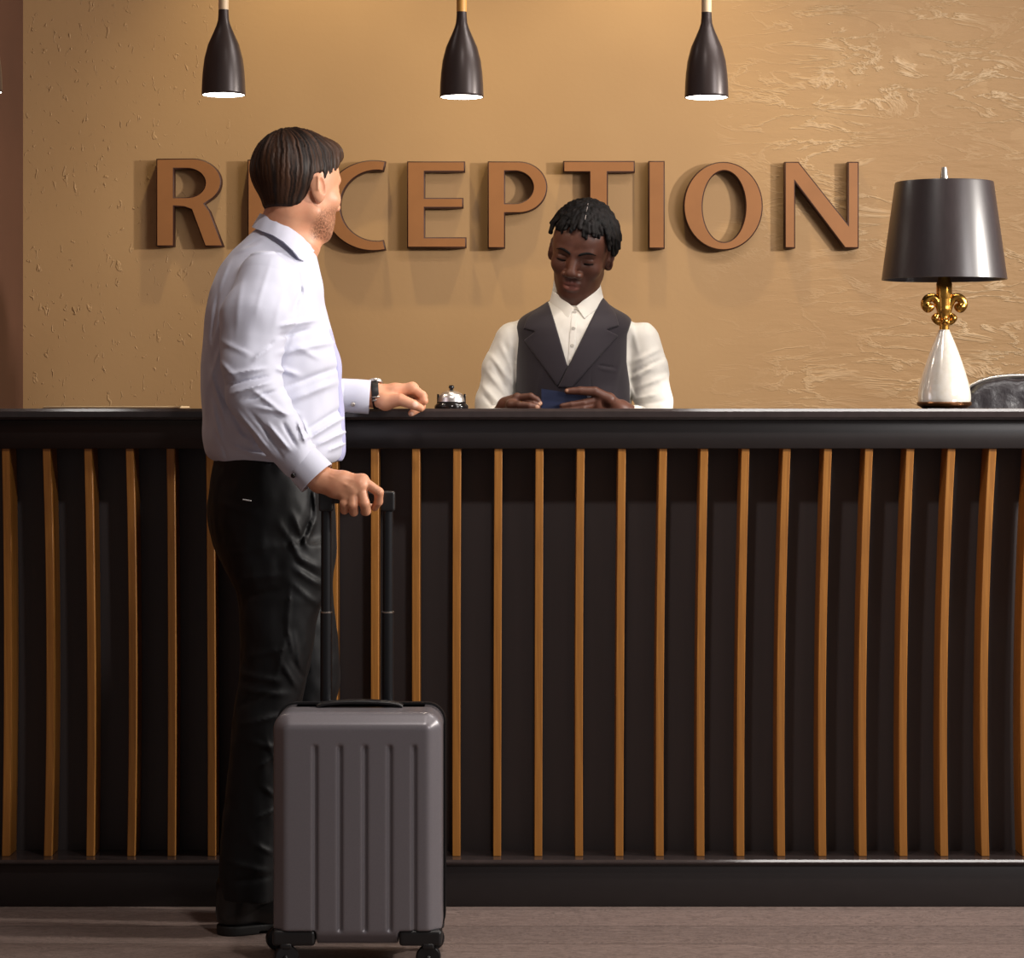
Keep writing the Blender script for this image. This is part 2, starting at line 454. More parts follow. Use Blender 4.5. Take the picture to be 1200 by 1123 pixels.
# slats: measured centre at the top, at mid height and at the foot; pine battens are not quite straight
top = [5 + 48.25 * i for i in range(26)]
drift = [(2, 4.5, 2), (1.5, 6, 3), (2, 5.5, 4.5), (2.5, 6, 4), (2, 3.7, 3), (0, 1.5, 2), (0, 1, 1), (0, 1, 1), (0, 0, 0), (0, 0, 0), (0, 0, 0), (0, -1, -1), (0, -1, -1.5), (0, -1, -1.5),
         (0, -2, -2), (0, -2, -3), (0, -3.5, -4), (0, -4, -4.5), (0, -5, -6), (0, -6.5, -6.5), (0, -6.5, -6.5), (0, -7.5, -7.5), (0, -8, -8), (0, -9, -8.5), (0, -10, -8.5), (-1, -11, -9)]
for i, tx in enumerate(top):
    d0, d1, d2 = drift[i]
    zs = np.linspace(1.068, .112, 17); xs = []
    for z in zs:
        u = (1.068 - z) / .956
        px = tx + d0 * (1 - u) * (1 - 2 * u) + d1 * 4 * u * (1 - u) + d2 * u * (2 * u - 1)
        xs.append((px - 600) / FPX * 6.01)
    bm = bmesh.new(); rings = []; w = .0092
    xm = xs[8]
    for x, z in zip(xs, zs):
        b = .0012
        rings.append([bm.verts.new((x - xm + dx, y, z)) for dx, y in ((-w, .09), (-w, .006 + b), (-w + b, .006), (w - b, .006), (w, .006 + b), (w, .09))])
    for a, b_ in zip(rings, rings[1:]):
        for k in range(6): bm.faces.new((a[k], b_[k], b_[(k + 1) % 6], a[(k + 1) % 6]))
    bm.faces.new(rings[0]); bm.faces.new(rings[-1][::-1]); bmesh.ops.recalc_face_normals(bm, faces=bm.faces)
    o = bm_obj('slat', bm, M_slat, desk, False, (xm, -.2, 0))

# ================================================================== sign letters
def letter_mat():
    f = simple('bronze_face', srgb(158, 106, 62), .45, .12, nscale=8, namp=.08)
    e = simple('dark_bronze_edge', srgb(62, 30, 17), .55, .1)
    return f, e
M_lf, M_le = letter_mat()
LY = 1.558                                            # front face of the letters
def Lp(px, py): return ((px - 600) / FPX * (LY + 6), CAM_Z + (HOR - py) / FPX * (LY + 6))
def arc(cx, cy, rx, ry, a0, a1, n=28): return [(cx + rx * math.cos(math.radians(a0 + (a1 - a0) * i / n)), cy - ry * math.sin(math.radians(a0 + (a1 - a0) * i / n))) for i in range(n + 1)]
def E_out(x0, x1, xm, y0, y1):
    s = 21; a = 12.5; m = (y0 + y1) / 2 - 2
    return [(x0, y0), (x1, y0), (x1, y0 + a), (x0 + s, y0 + a), (x0 + s, m - 6), (xm, m - 6), (xm, m + 6), (x0 + s, m + 6), (x0 + s, y1 - a), (x1 + 1.5, y1 - a), (x1 + 1.5, y1), (x0, y1)]
def c_shape():
    cx, cy = 439, 241
    out = arc(cx, cy, 60, 53.5, 62, 298, 44); out = [(x if x < 454 else 454, y) for x, y in out]
    inn = arc(cx + 3, cy, 45, 42, 296, 64, 44)
    return arc(cx - 1, cy, 59, 53.5, 76, 284, 44) + [(449.5, 281)] + arc(cx + 3, cy, 43, 41, 273, 87, 40) + [(449.5, 201)]
LET = [
 ('R', 'bronze letter R, the first letter of the wall sign', [
    [(183, 186), (222, 185.5)] + arc(226, 213, 33.5, 27.5, 90, -45, 18) + [(240, 239), (246, 247), (262, 289), (240, 289), (224, 246), (216, 243), (204, 242), (204, 289), (183, 289)],
    [(204, 198), (219, 198)] + arc(219, 214.5, 21, 16.5, 80, -80, 16) + [(219, 231), (204, 231)]]),
 ('E', 'bronze letter E between R and C, mostly hidden behind the guest\'s head', [E_out(290, 358, 352, 187, 289)]),
 ('C', 'bronze letter C curving out beside the guest\'s face', [c_shape()]),
 ('E', 'bronze letter E fully visible between C and P', [E_out(477, 545, 543, 189, 290.5)]),
 ('P', 'bronze letter P between the fully visible E and the T', [
    [(571.5, 189), (606, 189)] + arc(608, 219.5, 33.5, 30.5, 90, -90, 24) + [(600, 250), (592, 250), (592, 291), (571.5, 291)],
    [(592, 201), (603, 201)] + arc(603, 219.5, 21.5, 18.5, 88, -88, 20) + [(603, 238), (592, 238)]]),
 ('T', 'bronze letter T rising behind the receptionist\'s head', [[(660, 188.5), (744, 188.5), (744, 202), (712.5, 202), (712.5, 291), (690.5, 291), (690.5, 202), (660, 202)]]),
 ('I', 'bronze letter I between T and O', [[(760, 188.5), (779, 188.5), (779, 291.5), (760, 291.5)]]),
 ('O', 'bronze round letter O near the end of the sign', [arc(847.5, 241.5, 46.5, 52, 0, 354, 59), arc(848.5, 242, 25, 41.5, 0, 354, 59)]),
 ('N', 'bronze letter N, the last letter of the wall sign', [[(919.5, 189.5), (936, 189.5), (993.5, 262), (993.5, 189.5), (1006.5, 189.5), (1006.5, 291), (990, 291), (932, 214), (932, 291), (919.5, 291)]]),
]
for ch, lab, loops in LET:
    cu = bpy.data.curves.new('sign_letter', 'CURVE'); cu.dimensions = '2D'; cu.fill_mode = 'BOTH'
    ps0 = [Lp(*p) for p in loops[0]]
    cx = (min(p[0] for p in ps0) + max(p[0] for p in ps0)) / 2; cz = min(p[1] for p in ps0)
    for lp in loops:
        sp = cu.splines.new('POLY'); sp.points.add(len(lp) - 1); sp.use_cyclic_u = True
        for k, p in enumerate(lp):
            x, z = Lp(*p); sp.points[k].co = (x - cx, z - cz, 0, 1)
    cu.extrude = .0165; cu.bevel_depth = .0036; cu.bevel_resolution = 1; cu.offset = -.0036
    tmp = bpy.data.objects.new('tmp', cu); C.objects.link(tmp)
    dg = bpy.context.evaluated_depsgraph_get(); dg.update()
    me = bpy.data.meshes.new_from_object(tmp.evaluated_get(dg)); bpy.data.objects.remove(tmp)
    me.transform(Matrix.Rotation(math.radians(90), 4, 'X')); me.name = 'sign_letter'
    me.materials.clear()
    o = link('sign_letter', me, [M_lf, M_le], None, False, (cx, LY + .0201, cz))
    for p in me.polygons: p.material_index = 0 if p.normal.y < -.95 else 1
    tag(o, lab, 'sign letter', 'letters of the RECEPTION sign')

# ================================================================== pendants
M_shade = simple('pendant_black_metal', srgb(62, 52, 50), .33, .3)
M_rodp = simple('pale_wood_stem', srgb(214, 186, 150), .4, nscale=14, namp=.15, stretch=(8, 8, 1))
M_rodg = simple('golden_wood_stem', srgb(206, 150, 76), .4, nscale=14, namp=.15, stretch=(8, 8, 1))
def emit(name, col, s):
    m = NT(name); m.set(base=(.8, .8, .8, 1), emit=col, emit_s=s); return m.m
M_glow = emit('lit_pendant_diffuser', (1, .92, .82, 1), 14)
M_inner = simple('white_enamel', srgb(235, 225, 210), .4)
PY = .2; s = (PY + 6) / FPX
def pendant(px, pyb, rodmat, label):
    x = PX(px, PY); zb = PZ(pyb, PY)
    t = thing('pendant_lamp', label, 'pendant lamp', (x, PY, zb), 'pendant lamps in a row above the counter')
    pr = [(25.6, 0), (25.6, 3), (25.2, 15), (24.3, 28), (22.4, 43), (18.2, 59), (12, 73), (8.6, 81), (6.8, 87), (6.2, 93), (5.9, 100)]
    pr = [(r * s, z * s) for r, z in pr]
    inn = [((r - 1.3) * s, z * s) for r, z in [(25.6, 0), (25, 15), (24.3, 28), (22.4, 43), (18.2, 59), (8, 76)]][::-1]
    bm = bmesh.new(); add_lathe(bm, inn + pr, 64, cap=False); bmesh.ops.recalc_face_normals(bm, faces=bm.faces)
    bm_obj('lamp_shade', bm, M_shade, t, True)
    lathe('diffuser', [(.0005, .0005), (24.6 * s, .0005), (24.6 * s, .004), (.0005, .004)], M_glow, t, 48, cap=False)
    lathe('stem', [(5.9 * s, 98 * s), (5.9 * s, 98 * s + .14), (4.5 * s, 98 * s + .145)], rodmat, t, 24)
    tube('cord', [(0, 0, 98 * s + .14), (0, 0, 3.3 - zb - .02)], .003, M_shade, t, 8)
    lathe('ceiling_rose', [(.05, 3.3 - zb - .025), (.05, 3.3 - zb - .004), (.04, 3.3 - zb)], M_shade, t, 32)
    ld = bpy.data.lights.new('pendant_bulb', 'SPOT'); ld.energy = PEND_W; ld.color = (1, .82, .6); ld.spot_size = math.radians(125); ld.spot_blend = .6; ld.shadow_soft_size = .03
    lo = bpy.data.objects.new('pendant_bulb', ld); C.objects.link(lo); lo.location = (0, 0, -.005); lo.parent = t
PEND_W = 6
pendant(262, 111.5, M_rodp, 'black pendant lamp with pale stem above the letter R')
pendant(541, 114, M_rodg, 'black pendant lamp with golden stem, hanging left of the letter P')
pendant(828, 114.5, M_rodp, 'black pendant lamp with pale stem above the letter O')
pendant(-23, 108, M_rodp, 'pendant lamp at the dark brown wall, only its lit rim in view')

# ================================================================== table lamp
TY = .16; s = (TY + 6) / FPX
lampx = PX(1106.5, TY)
M_lshade = simple('dark_leather_shade', srgb(40, 32, 33), .36, .0, nscale=120, namp=.15, bump=.05, bdist=.0005, stretch=(1, 1, .2), coat=.3, coat_rough=.25)
M_gold = simple('antique_gold', srgb(206, 152, 72), .26, 1.0, nscale=20, namp=.3)
M_pearl = NT('mercury_glass'); _v = M_pearl.coord((1, 1, 1))
M_pearl.set(base=M_pearl.ramp(M_pearl.noise(_v, 60, 5), [(.3, srgb(240, 230, 214)), (.6, srgb(250, 244, 234))]), rough=.12, metal=.35, coat=.6, coat_rough=.03); M_pearl = M_pearl.m
M_silver = simple('brushed_silver', srgb(190, 184, 176), .32, 1.0)
M_bronze = simple('dark_bronze', srgb(92, 58, 32), .3, .8)
M_swhite = simple('cream_lining', srgb(220, 205, 180), .7)
tl = thing('table_lamp', 'table lamp with dark tapered shade and pearly teardrop base on the counter', 'table lamp', (lampx, TY, TOPZ))
zz = lambda py: (478.2 - py) * s
lathe('base_rim', [(25 * s, 0), (27 * s, zz(477)), (31.5 * s, zz(474.5)), (32 * s, zz(472)), (31 * s, zz(470.5))], M_bronze, tl)
gl = [(30.5, 470.8), (31, 467), (30.6, 460), (28.8, 450), (25.5, 438), (21, 424), (16, 410), (11.5, 399), (8, 391), (6, 386)]
gl = spline([(r, p, 0) for r, p in gl], 6)
lathe('glass_body', [(q[0] * s, zz(q[1])) for q in gl], M_pearl, tl, 64)
g = F()
def G(px, py, dy=0): return np.array([lampx + (px - 1106.5) * s, TY + dy, TOPZ + zz(py)])
g.cap(G(1106.5, 386), G(1106.5, 379), 5.6 * s, 5.6 * s, .001)
g.cap(G(1106.5, 377), G(1106.5, 362), 4.6 * s, 6.5 * s, .003)
g.cap(G(1106.5, 362), G(1106.5, 345), 6.5 * s, 7.5 * s, .003)
for sg in (-1, 1):
    pts = spline([G(1106.5 + sg * 4, 368), G(1106.5 + sg * 7, 356), G(1106.5 + sg * 12, 348.5), G(1106.5 + sg * 19, 349.5), G(1106.5 + sg * 22.5, 356), G(1106.5 + sg * 19.5, 361), G(1106.5 + sg * 16, 359.5)], 4)
    rr = list(np.interp(np.linspace(0, 1, len(pts)), [0, .3, .55, .8, 1], [3.6 * s, 4.6 * s, 5.2 * s, 5 * s, 4.6 * s])); g.chain(pts, rr, .001)
    g.ell(G(1106.5 + sg * 19.5, 359), (5.2 * s, 7 * s, 5 * s), .002)
    pts = spline([G(1106.5 + sg * 2, 378), G(1106.5 + sg * 8, 377), G(1106.5 + sg * 12, 372.5), G(1106.5 + sg * 9, 369.5)], 4)
    g.chain(pts, [3.2 * s] * len(pts), .001); g.ell(G(1106.5 + sg * 10.5, 372.5), (4.2 * s, 5 * s, 4 * s), .002)
g.ell(G(1106.5, 376, -5 * s), (4 * s,) * 3, .003)
fl = field_mesh('fleur_ornament', g, .0016, M_gold, None, origin=(lampx, TY, TOPZ)); fl.location = (0, 0, 0); fl.parent = tl
lathe('neck', [(8.8 * s, zz(349)), (9.2 * s, zz(346)), (9.2 * s, zz(332)), (8 * s, zz(329)), (6 * s, zz(320)), (3 * s, zz(318))], M_gold, tl, 32)
bm = bmesh.new()
ro = [(73, 327.2), (72.6, 325), (57.5, 215), (57, 213.3)]; ri = [(56, 213.3), (56.4, 216), (71.4, 325), (72, 327.2)]
add_lathe(bm, [(r * s, zz(p)) for r, p in ro + ri + [ro[0]]], 96, cap=False); bmesh.ops.recalc_face_normals(bm, faces=bm.faces)
sh = bm_obj('lamp_shade', bm, M_lshade, tl, True); sharp(sh)
bm = bmesh.new()
add_lathe(bm, [(r * s, zz(p)) for r, p in [(1.8, 320), (1.8, 219), (1.8, 212)]], 12)
for k in range(3):
    a = k * 2.094 + .4; add_tube(bm, [(0, 0, zz(219)), (55.5 * s * math.cos(a), 55.5 * s * math.sin(a), zz(216))], .0015, 6)
bm_obj('spider_fitting', bm, M_silver, tl, True)
lathe('finial', [(5.4 * s, zz(213)), (5.0 * s, zz(209)), (3.4 * s, zz(198)), (3.0 * s, zz(195.6)), (.6 * s, zz(195))], M_silver, tl, 24)

# ================================================================== service bell
BY = .1; s = (BY + 6) / FPX
bell = thing('service_bell', 'chrome service bell on a black foot, standing on the counter', 'bell', (PX(529, BY), BY, TOPZ))
def chrome_mat():
    m = NT('bell_chrome'); m.set(base=srgb(236, 232, 230), rough=.3, metal=1.0, normal=m.bump(m.noise(m.coord(), 90, 3), .25, .002)); return m.m
M_chrome = chrome_mat(); M_gloss = simple('gloss_black', srgb(22, 20, 20), .14)
lathe('foot', [(19.5 * s, 0), (20 * s, 1.5 * s), (19.5 * s, 3.5 * s), (17.5 * s, 5.5 * s), (16.4 * s, 7 * s), (15 * s, 8 * s)], M_gloss, bell)
dome = [(16.3 * s, 8 * s)] + [(15.8 * s * math.cos(a), (9.5 + 12 * math.sin(a)) * s) for a in np.linspace(.05, 1.45, 14)]
lathe('dome', dome, M_chrome, bell, 48)
lathe('striker_button', [(2 * s, 20 * s), (2 * s, 23.2 * s), (3.1 * s, 23.6 * s), (3.3 * s, 25.3 * s), (2.6 * s, 27 * s), (.4 * s, 27.6 * s)], M_gloss, bell, 20)
for sg in (-1, 1):
    bm = bmesh.new(); add_box(bm, sg * 15.6 * s - 1.2 * s, sg * 15.6 * s + 1.2 * s, -2.5 * s, 2.5 * s, 6 * s, 17 * s, .0006)
    bm_obj('bracket', bm, M_gloss, bell, True)

# ================================================================== folder on the left of the counter
M_paper = simple('cream_paper', srgb(216, 190, 150), .6); M_paper2 = simple('folder_card', srgb(120, 92, 66), .6)
fo = thing('folder', 'thin pale folder lying flat at the left end of the counter', 'folder', (PX(138, .1), .1, TOPZ))
w = (216 - 60) / FPX * 6.1 / 2
box('paper_sheets', -w, w, -.1, .1, .0015, .0052, M_paper, fo, .0004); box('cover', -w - .003, w + .003, -.103, .103, 0, .0015, M_paper2, fo)
box('tab', w - .03, w + .004, -.09, -.06, .0052, .0065, M_paper, fo)

# ================================================================== chair behind the counter on the right
M_leather = simple('tufted_black_leather', srgb(46, 42, 45), .36, nscale=34, namp=.18, bump=.5, bdist=.006)
M_blackp = simple('black_plastic', srgb(26, 25, 26), .4)
CHX, CHY = PX(1215, .85), .85
ch = thing('office_chair', 'black leather office chair with rounded backrest behind the counter, beside the lamp', 'chair', (CHX, CHY, 0))
f = F()
def pad(p):
    k = ((np.abs(p[:, 0] - CHX) / .238)**3.2 + (np.abs(p[:, 2] - .98) / .263)**3.2)**(1 / 3.2)
    return smax((k - 1) * .24, np.abs(p[:, 1] - CHY - .06) - .045 * np.sqrt(np.clip(1.25 - k, .02, 1)), .03)
f.fn(pad, (CHX, CHY + .06, .98), .36, .02)
def tuft(p):
    u = (p[:, 0] - CHX) / .09; w = (p[:, 2] - .95) / .09
    return .003 * (np.cos(math.pi * (u + w)) * np.cos(math.pi * (u - w)))**2 - .002 + .003 * fbm(p * 22, 3)
f.fn(tuft, (CHX, CHY + .05, .95), .5, 0, 'd')
child(field_mesh('backrest', f, .006, M_leather, None, origin=(0, 0, 0)), ch)
pw = lambda v: math.copysign(abs(v)**(2 / 3.2), v)
pts = [(CHX + .243 * pw(math.cos(a)), CHY + .06, .98 + .268 * pw(math.sin(a))) for a in np.linspace(-.3, math.pi + .3, 60)]
child(tube('trim_rail', pts, .007, M_silver, None, 10), ch)
f = F(); f.box((CHX, CHY - .18, .46), (.25, .24, .05), .04, .02); f.fn(lambda p: .003 * fbm(p * 18, 3), (CHX, CHY - .18, .46), .5, 0, 'd')
child(field_mesh('seat', f, .008, M_leather, None), ch)
child(tube('back_stem', [(CHX, CHY + .1, .75), (CHX, CHY + .1, .44), (CHX, CHY, .40), (CHX, CHY - .17, .40)], .02, M_blackp, None), ch)
lathe('gas_lift', [(.03, .1), (.03, .25), (.018, .25), (.018, .42)], M_silver, ch, 24, c=(0, -.17, 0))
for k in range(5):
    a = k * 2 * math.pi / 5 + .3; d = Vector((math.cos(a), math.sin(a), 0))
    lg = tube('leg', [Vector((0, -.17, .11)) + d * .02, Vector((0, -.17, .085)) + d * .28], [.022, .014], M_blackp, ch)
    lathe('caster', [(.001, -.018), (.026, -.018), (.03, -.012), (.03, .012), (.026, .018), (.001, .018)], M_blackp, lg, 20, c=tuple(Vector((0, -.17, .031)) + d * .28), M=Matrix.Rotation(a, 3, 'Z') @ Matrix.Rotation(math.pi / 2, 3, 'X'), cap=False)

# ================================================================== suitcase
M_shell = simple('pewter_polycarbonate', srgb(114, 109, 113), .33, .15, nscale=260, namp=.04, coat=.15, coat_rough=.25)
M_bplas = simple('case_black_plastic', srgb(24, 23, 24), .38)
M_tubem = simple('anodised_black_tube', srgb(44, 44, 46), .3, .6)
SX, SF, SB = -.321, -.70, -.475
sc_ = thing('suitcase', 'pewter grey wheeled cabin suitcase with ribbed shell, standing in front of the guest', 'suitcase', (SX, (SF + SB) / 2, 0))
HW = .1755; Z0, Z1 = .051, .533
rib_x = [(px - 420) / FPX * 5.3 for px in (371, 400, 429.5, 458.5, 487)]
def shell_half(front):
    f = F(); yc = -.62 if front else -.535; hy = .083 if front else .058
    zc, hz = (Z0 + Z1) / 2, (Z1 - Z0) / 2
    r1 = .036                                            # corner radius seen from the front
    def fn(p):
        qx = np.abs(p[:, 0] - SX) - (HW - r1); qz = np.abs(p[:, 2] - zc) - (hz - r1)
        d2 = np.sqrt(np.maximum(qx, 0)**2 + np.maximum(qz, 0)**2) + np.minimum(np.maximum(qx, qz), 0) - r1
        yy = (p[:, 1] - yc) * (1 if front else -1)
        dy = -yy - hy                                    # outer face
        ch_ = (d2 + dy * 1.0 + .026) * .7071             # broad chamfer along the rim
        d = smax(smax(d2, dy, .006), ch_, .006)
        return smax(d, yy - hy, .002)
    f.fn(fn, (SX, yc, zc), .34, 0)
    sy = SF if front else SB
    for dx in rib_x:
        f.cap((SX + dx, sy + (-.0015 if front else .0015), .085), (SX + dx, sy + (-.0015 if front else .0015), .462), .0052, .0052, .0025, 's')
    if front:
        for sg in (-1, 1):
            f.box((SX + sg * .134, sy + .02, .058), (.049, .06, .0235), .006, .002, 's')
    return f
for nm, fr in (('front_shell', True), ('back_shell', False)):
    child(field_mesh(nm, shell_half(fr), .0032, M_shell, None), sc_)
# black frame between the shells
bm = bmesh.new(); n = 0
def rrect(hw, z0, z1, r, k=8):
    out = []
    for cx, cz, a0 in ((hw - r, z1 - r, 0), (-hw + r, z1 - r, 90), (-hw + r, z0 + r, 180), (hw - r, z0 + r, 270)):
        out += [(cx + r * math.cos(math.radians(a0 + 90 * i / k)), cz + r * math.sin(math.radians(a0 + 90 * i / k))) for i in range(k + 1)]
    return out
o_ = rrect(HW + .0045, Z0 - .003, Z1 + .0045, .04); i_ = rrect(HW - .01, Z0 + .012, Z1 - .01, .03)
yc_ = (SF + SB) / 2
A = [[bm.verts.new((x, y, z)) for x, z in lp] for lp, y in ((o_, -.545 - yc_), (o_, -.525 - yc_), (i_, -.525 - yc_), (i_, -.545 - yc_))]
for a, b in zip(A, A[1:] + A[:1]):
    for k in range(len(a)): bm.faces.new((a[k], a[(k + 1) % len(a)], b[(k + 1) % len(a)], b[k]))
bmesh.ops.recalc_face_normals(bm, faces=bm.faces); fr_ = bm_obj('zip_frame', bm, M_bplas, sc_, True); sharp(fr_, 30)
# corner guards with wheels
for fy, sgy in ((SF, 1), (SB, -1)):
    for sg in (-1, 1):
        f = F(); cy = fy + sgy * .026
        f.box((SX + sg * .1315, cy + .001 * sgy, .0665), (.0445, .0270, .0165), .007, .004)
        f.cap((SX + sg * .150, cy + sgy * .006, .060), (SX + sg * .148, cy + sgy * .004, .050), .016, .013, .008)
        gd = child(field_mesh('corner_guard', f, .003, M_bplas, None), sc_)
        wx, wy = SX + sg * .150, cy + sgy * .0
        if sgy > 0: wx, wy = SX + sg * .1475, SF + .012
        elif sg < 0: wx = SX - .182
        wm = Matrix.Rotation(math.radians(90), 3, 'X') if sg > 0 else Matrix.Rotation(math.radians(18), 3, 'Z') @ Matrix.Rotation(math.radians(90), 3, 'X')
        wp = (wx - SX, wy - yc_, .0262)
        wh = lathe('wheel', [(.001, -.009), (.012, -.010), (.0135, -.0075), (.019, -.009), (.0235, -.0085), (.026, -.005), (.026, .005), (.0235, .0085), (.001, .009)], M_tubem, sc_, 36, c=wp, M=wm, cap=False)
        bm = bmesh.new(); add_tube(bm, [(wp[0] - .0, wp[1] - .014, .026), (wp[0], wp[1] + .014, .026)], .005, 12)
        add_box(bm, wp[0] - .012, wp[0] + .012, wp[1] - .013, wp[1] + .013, .044, .056, .003)
        bm_obj('axle', bm, M_silver if False else M_bplas, wh, True)
# carry handle on the top
pts = spline([(-.09, 0, Z1 + .001), (-.07, 0, Z1 + .008), (0, 0, Z1 + .012), (.07, 0, Z1 + .008), (.09, 0, Z1 + .001)], 6)
bm = bmesh.new(); add_tube(bm, pts, .0055, 12); bmesh.ops.scale(bm, vec=(1, 2.6, 1), verts=bm.verts)
bm_obj('carry_handle', bm, M_bplas, sc_, True, (0, -.005, 0))
# telescopic handle
HY = -.497; hx = [PX(382.3, HY), PX(454.5, HY)]; HZ = PZ(576, HY)
for x in hx:
    lw = tube('lower_tube', [(x - SX, HY - yc_, Z1 - .1), (x - SX, HY - yc_, PZ(718, HY))], .0128, M_tubem, sc_, 20)
    tube('upper_tube', [(x - SX, HY - yc_, PZ(720, HY)), (x - SX, HY - yc_, HZ - .02)], .0112, M_tubem, sc_, 20)
    lathe('collar_ring', [(.0128, 0), (.0136, .001), (.0136, .003), (.0112, .004)], M_silver, lw, 24, c=(x - SX, HY - yc_, PZ(718.5, HY)))
f = F()
f.box(((hx[0] + hx[1]) / 2, HY, HZ - .0135), ((hx[1] - hx[0]) / 2 + .013, .0135, .0125), .007, .004)
for x in hx: f.box((x, HY, HZ - .021), (.0155, .0155, .0215), .004, .004)
child(field_mesh('grip', f, .0025, M_bplas, None), sc_)
# ================================================================== people: shared pieces
def frame(yaw, pitch, roll):
    """columns = forward, left, up; yaw measured from +x towards +y."""
    return np.array((Matrix.Rotation(yaw, 3, 'Z') @ Matrix.Rotation(pitch, 3, 'Y') @ Matrix.Rotation(roll, 3, 'X')))
def head(f, O, R, s, lips=.006, nose=1.0, jaw=1.0, lid=True, brow=1.0, fine=True):
    W = lambda a, b, c: O + s * (R @ np.array([a, b, c], float))
    E = lambda c, r, k=.01, op='u', Rl=None: f.ell(W(*c), np.array(r) * s, k * s, op, R if Rl is None else R @ Rl)
    Cp = lambda a, b, ra, rb, k=.01, op='u': f.cap(W(*a), W(*b), ra * s, rb * s, k * s, op)
    E((-.013, 0, .034), (.098, .0765, .086))
    E((.024, 0, -.028), (.066, .064, .084), .035)
    E((.034, 0, .036), (.054, .062, .054), .03)
    for g in (-1, 1):
        Cp((-.004, g * .052 * jaw, -.062), (.055, g * .026 * jaw, -.101), .017, .015, .03)
        E((.058, g * .043, -.028), (.02, .021, .019), .022)                 # cheekbone
        Cp((.077, g * .040, .019), (.089, g * .012, .016), .0075 * brow, .008 * brow, .014)
    E((.070, 0, -.104), (.0175, .020, .016), .02)                          # chin
    E((.062, 0, -.07), (.029, .036, .03), .02)                             # muzzle
    for g in (-1, 1):
        E((.098, g * .033, -.002), (.0155, .0165, .0125), .012, 's')         # eye sockets
    for g in (-1, 1):
        if lid: E((.0705, g * .0325, -.003), (.0142, .0180, .0138), .004)
        else: E((.0705, g * .0325, -.003), (.0128, .0145, .0128), .004)
    Cp((.088, 0, .010), (.106, 0, -.030), .0065 * nose, .0095 * nose, .010)  # nose
    E((.1085, 0, -.036), (.0115, .0125 * nose, .0105), .006)
    for g in (-1, 1):
        E((.0975, g * .0135 * nose, -.040), (.0125, .0085 * nose, .0085), .005)
        E((.1025, g * .0075 * nose, -.0475), (.006, .0042, .0035), .003, 's')
    E((.0850, 0, -.0650), (.0120, .0240, lips), .005)                       # upper lip
    E((.0835, 0, -.0800), (.0125, .0205, lips * 1.15), .005)                # lower lip
    for g in (-1, 1):
        Cp((.094, g * .002, -.0722), (.081, g * .024, -.0715), .0012, .0010, .0025, 's')
        Cp((.096, g * .004, -.056), (.093, g * .0045, -.062), .0018, .0018, .004, 's')
    for g in (-1, 1):                                                       # ears
        Re = np.array(Matrix.Rotation(g * math.radians(24), 3, 'Z') @ Matrix.Rotation(math.radians(-8), 3, 'Y'))
        E((-.010, g * .079, -.008), (.0185, .0075, .033), .005, 'u', Re)
        E((-.004, g * .0745, -.034), (.009, .007, .009), .006)
        E((-.0040, g * .0875, -.004), (.0095, .0062, .019), .003, 's', Re)
        Cp((-.016, g * .085, .012), (-.016, g * .0845, -.014), .0032, .003, .003)
        E((.008, g * .077, -.012), (.005, .004, .007), .003)
        E((.001, g * .0725, -.010), (.013, .0085, .021), .004)
    return W
def hand(f, wrist, wr, mcps, fingers, thumb, fr=(.0098, .0100, .0094, .0084), tr=(.016, .0125, .0105, .0085), k=.010):
    wrist = np.array(wrist); mcps = [np.array(m) for m in mcps]
    for m, r in zip(mcps, fr): f.cap(wrist + (m - wrist) * .05, m, wr * .8, r * 1.28, k)
    for a, b in zip(mcps, mcps[1:]): f.cap(a, b, fr[1] * 1.15, fr[1] * 1.15, k)
    for a, b in zip(mcps, mcps[1:]):
        m1 = wrist + (a - wrist) * .55; m2 = wrist + (b - wrist) * .55; f.cap(m1, m2, wr * .62, wr * .62, k)
    f.cap(wrist, thumb[0], wr * .75, tr[0], k); f.cap(thumb[0], mcps[0] * .6 + wrist * .4, tr[0] * .9, fr[0] * 1.1, k)
    for m, fg, r in zip(mcps, fingers, fr):
        pts = [m] + [np.array(p) for p in fg]; rs = [r * 1.12, r * 1.02, r * .93, r * .78]
        f.ell(m, (r * 1.25,) * 3, .006)
        for i in range(len(pts) - 1): f.cap(pts[i], pts[i + 1], rs[i], rs[i + 1], .0022)
    th = [np.array(p) for p in thumb]
    for i in range(len(th) - 1): f.cap(th[i], th[i + 1], tr[i], tr[i + 1], .005 if i == 0 else .0022)
def nearf(pts, r):
    pts = [np.array(p, float) for p in pts]
    def fn(p): return np.max([1 - np.linalg.norm(p - q, axis=1) / r for q in pts], axis=0) * 3
    return fn
def folds(f, lst, yplane, ylim, conv_y):
    """creases (px pairs measured in the photo, turned to metres at depth conv_y), pressed into the cloth on its near side."""
    segs = [(np.array([PX(a, conv_y), PZ(b, conv_y)]), np.array([PX(c, conv_y), PZ(d, conv_y)]), am, w) for a, b, c, d, am, w in lst]
    for a, b, am, w in segs:
        ab = b - a; L = ab @ ab
        def fn(p, a=a, ab=ab, L=L, am=am, w=w):
            q = p[:, [0, 2]] - a; t = q @ ab / L; tc = np.clip(t, 0, 1)
            dd = np.linalg.norm(q - tc[:, None] * ab, axis=1)
            return np.where(p[:, 1] < ylim, -am * np.exp(-(dd / w)**2) * np.clip(4 * tc * (1 - tc) + .15, 0, 1), 0)
        m = (a + b) / 2; f.fn(fn, (m[0], yplane, m[1]), math.sqrt(L) / 2 + w * 2.5 + .12, 0, 'd')

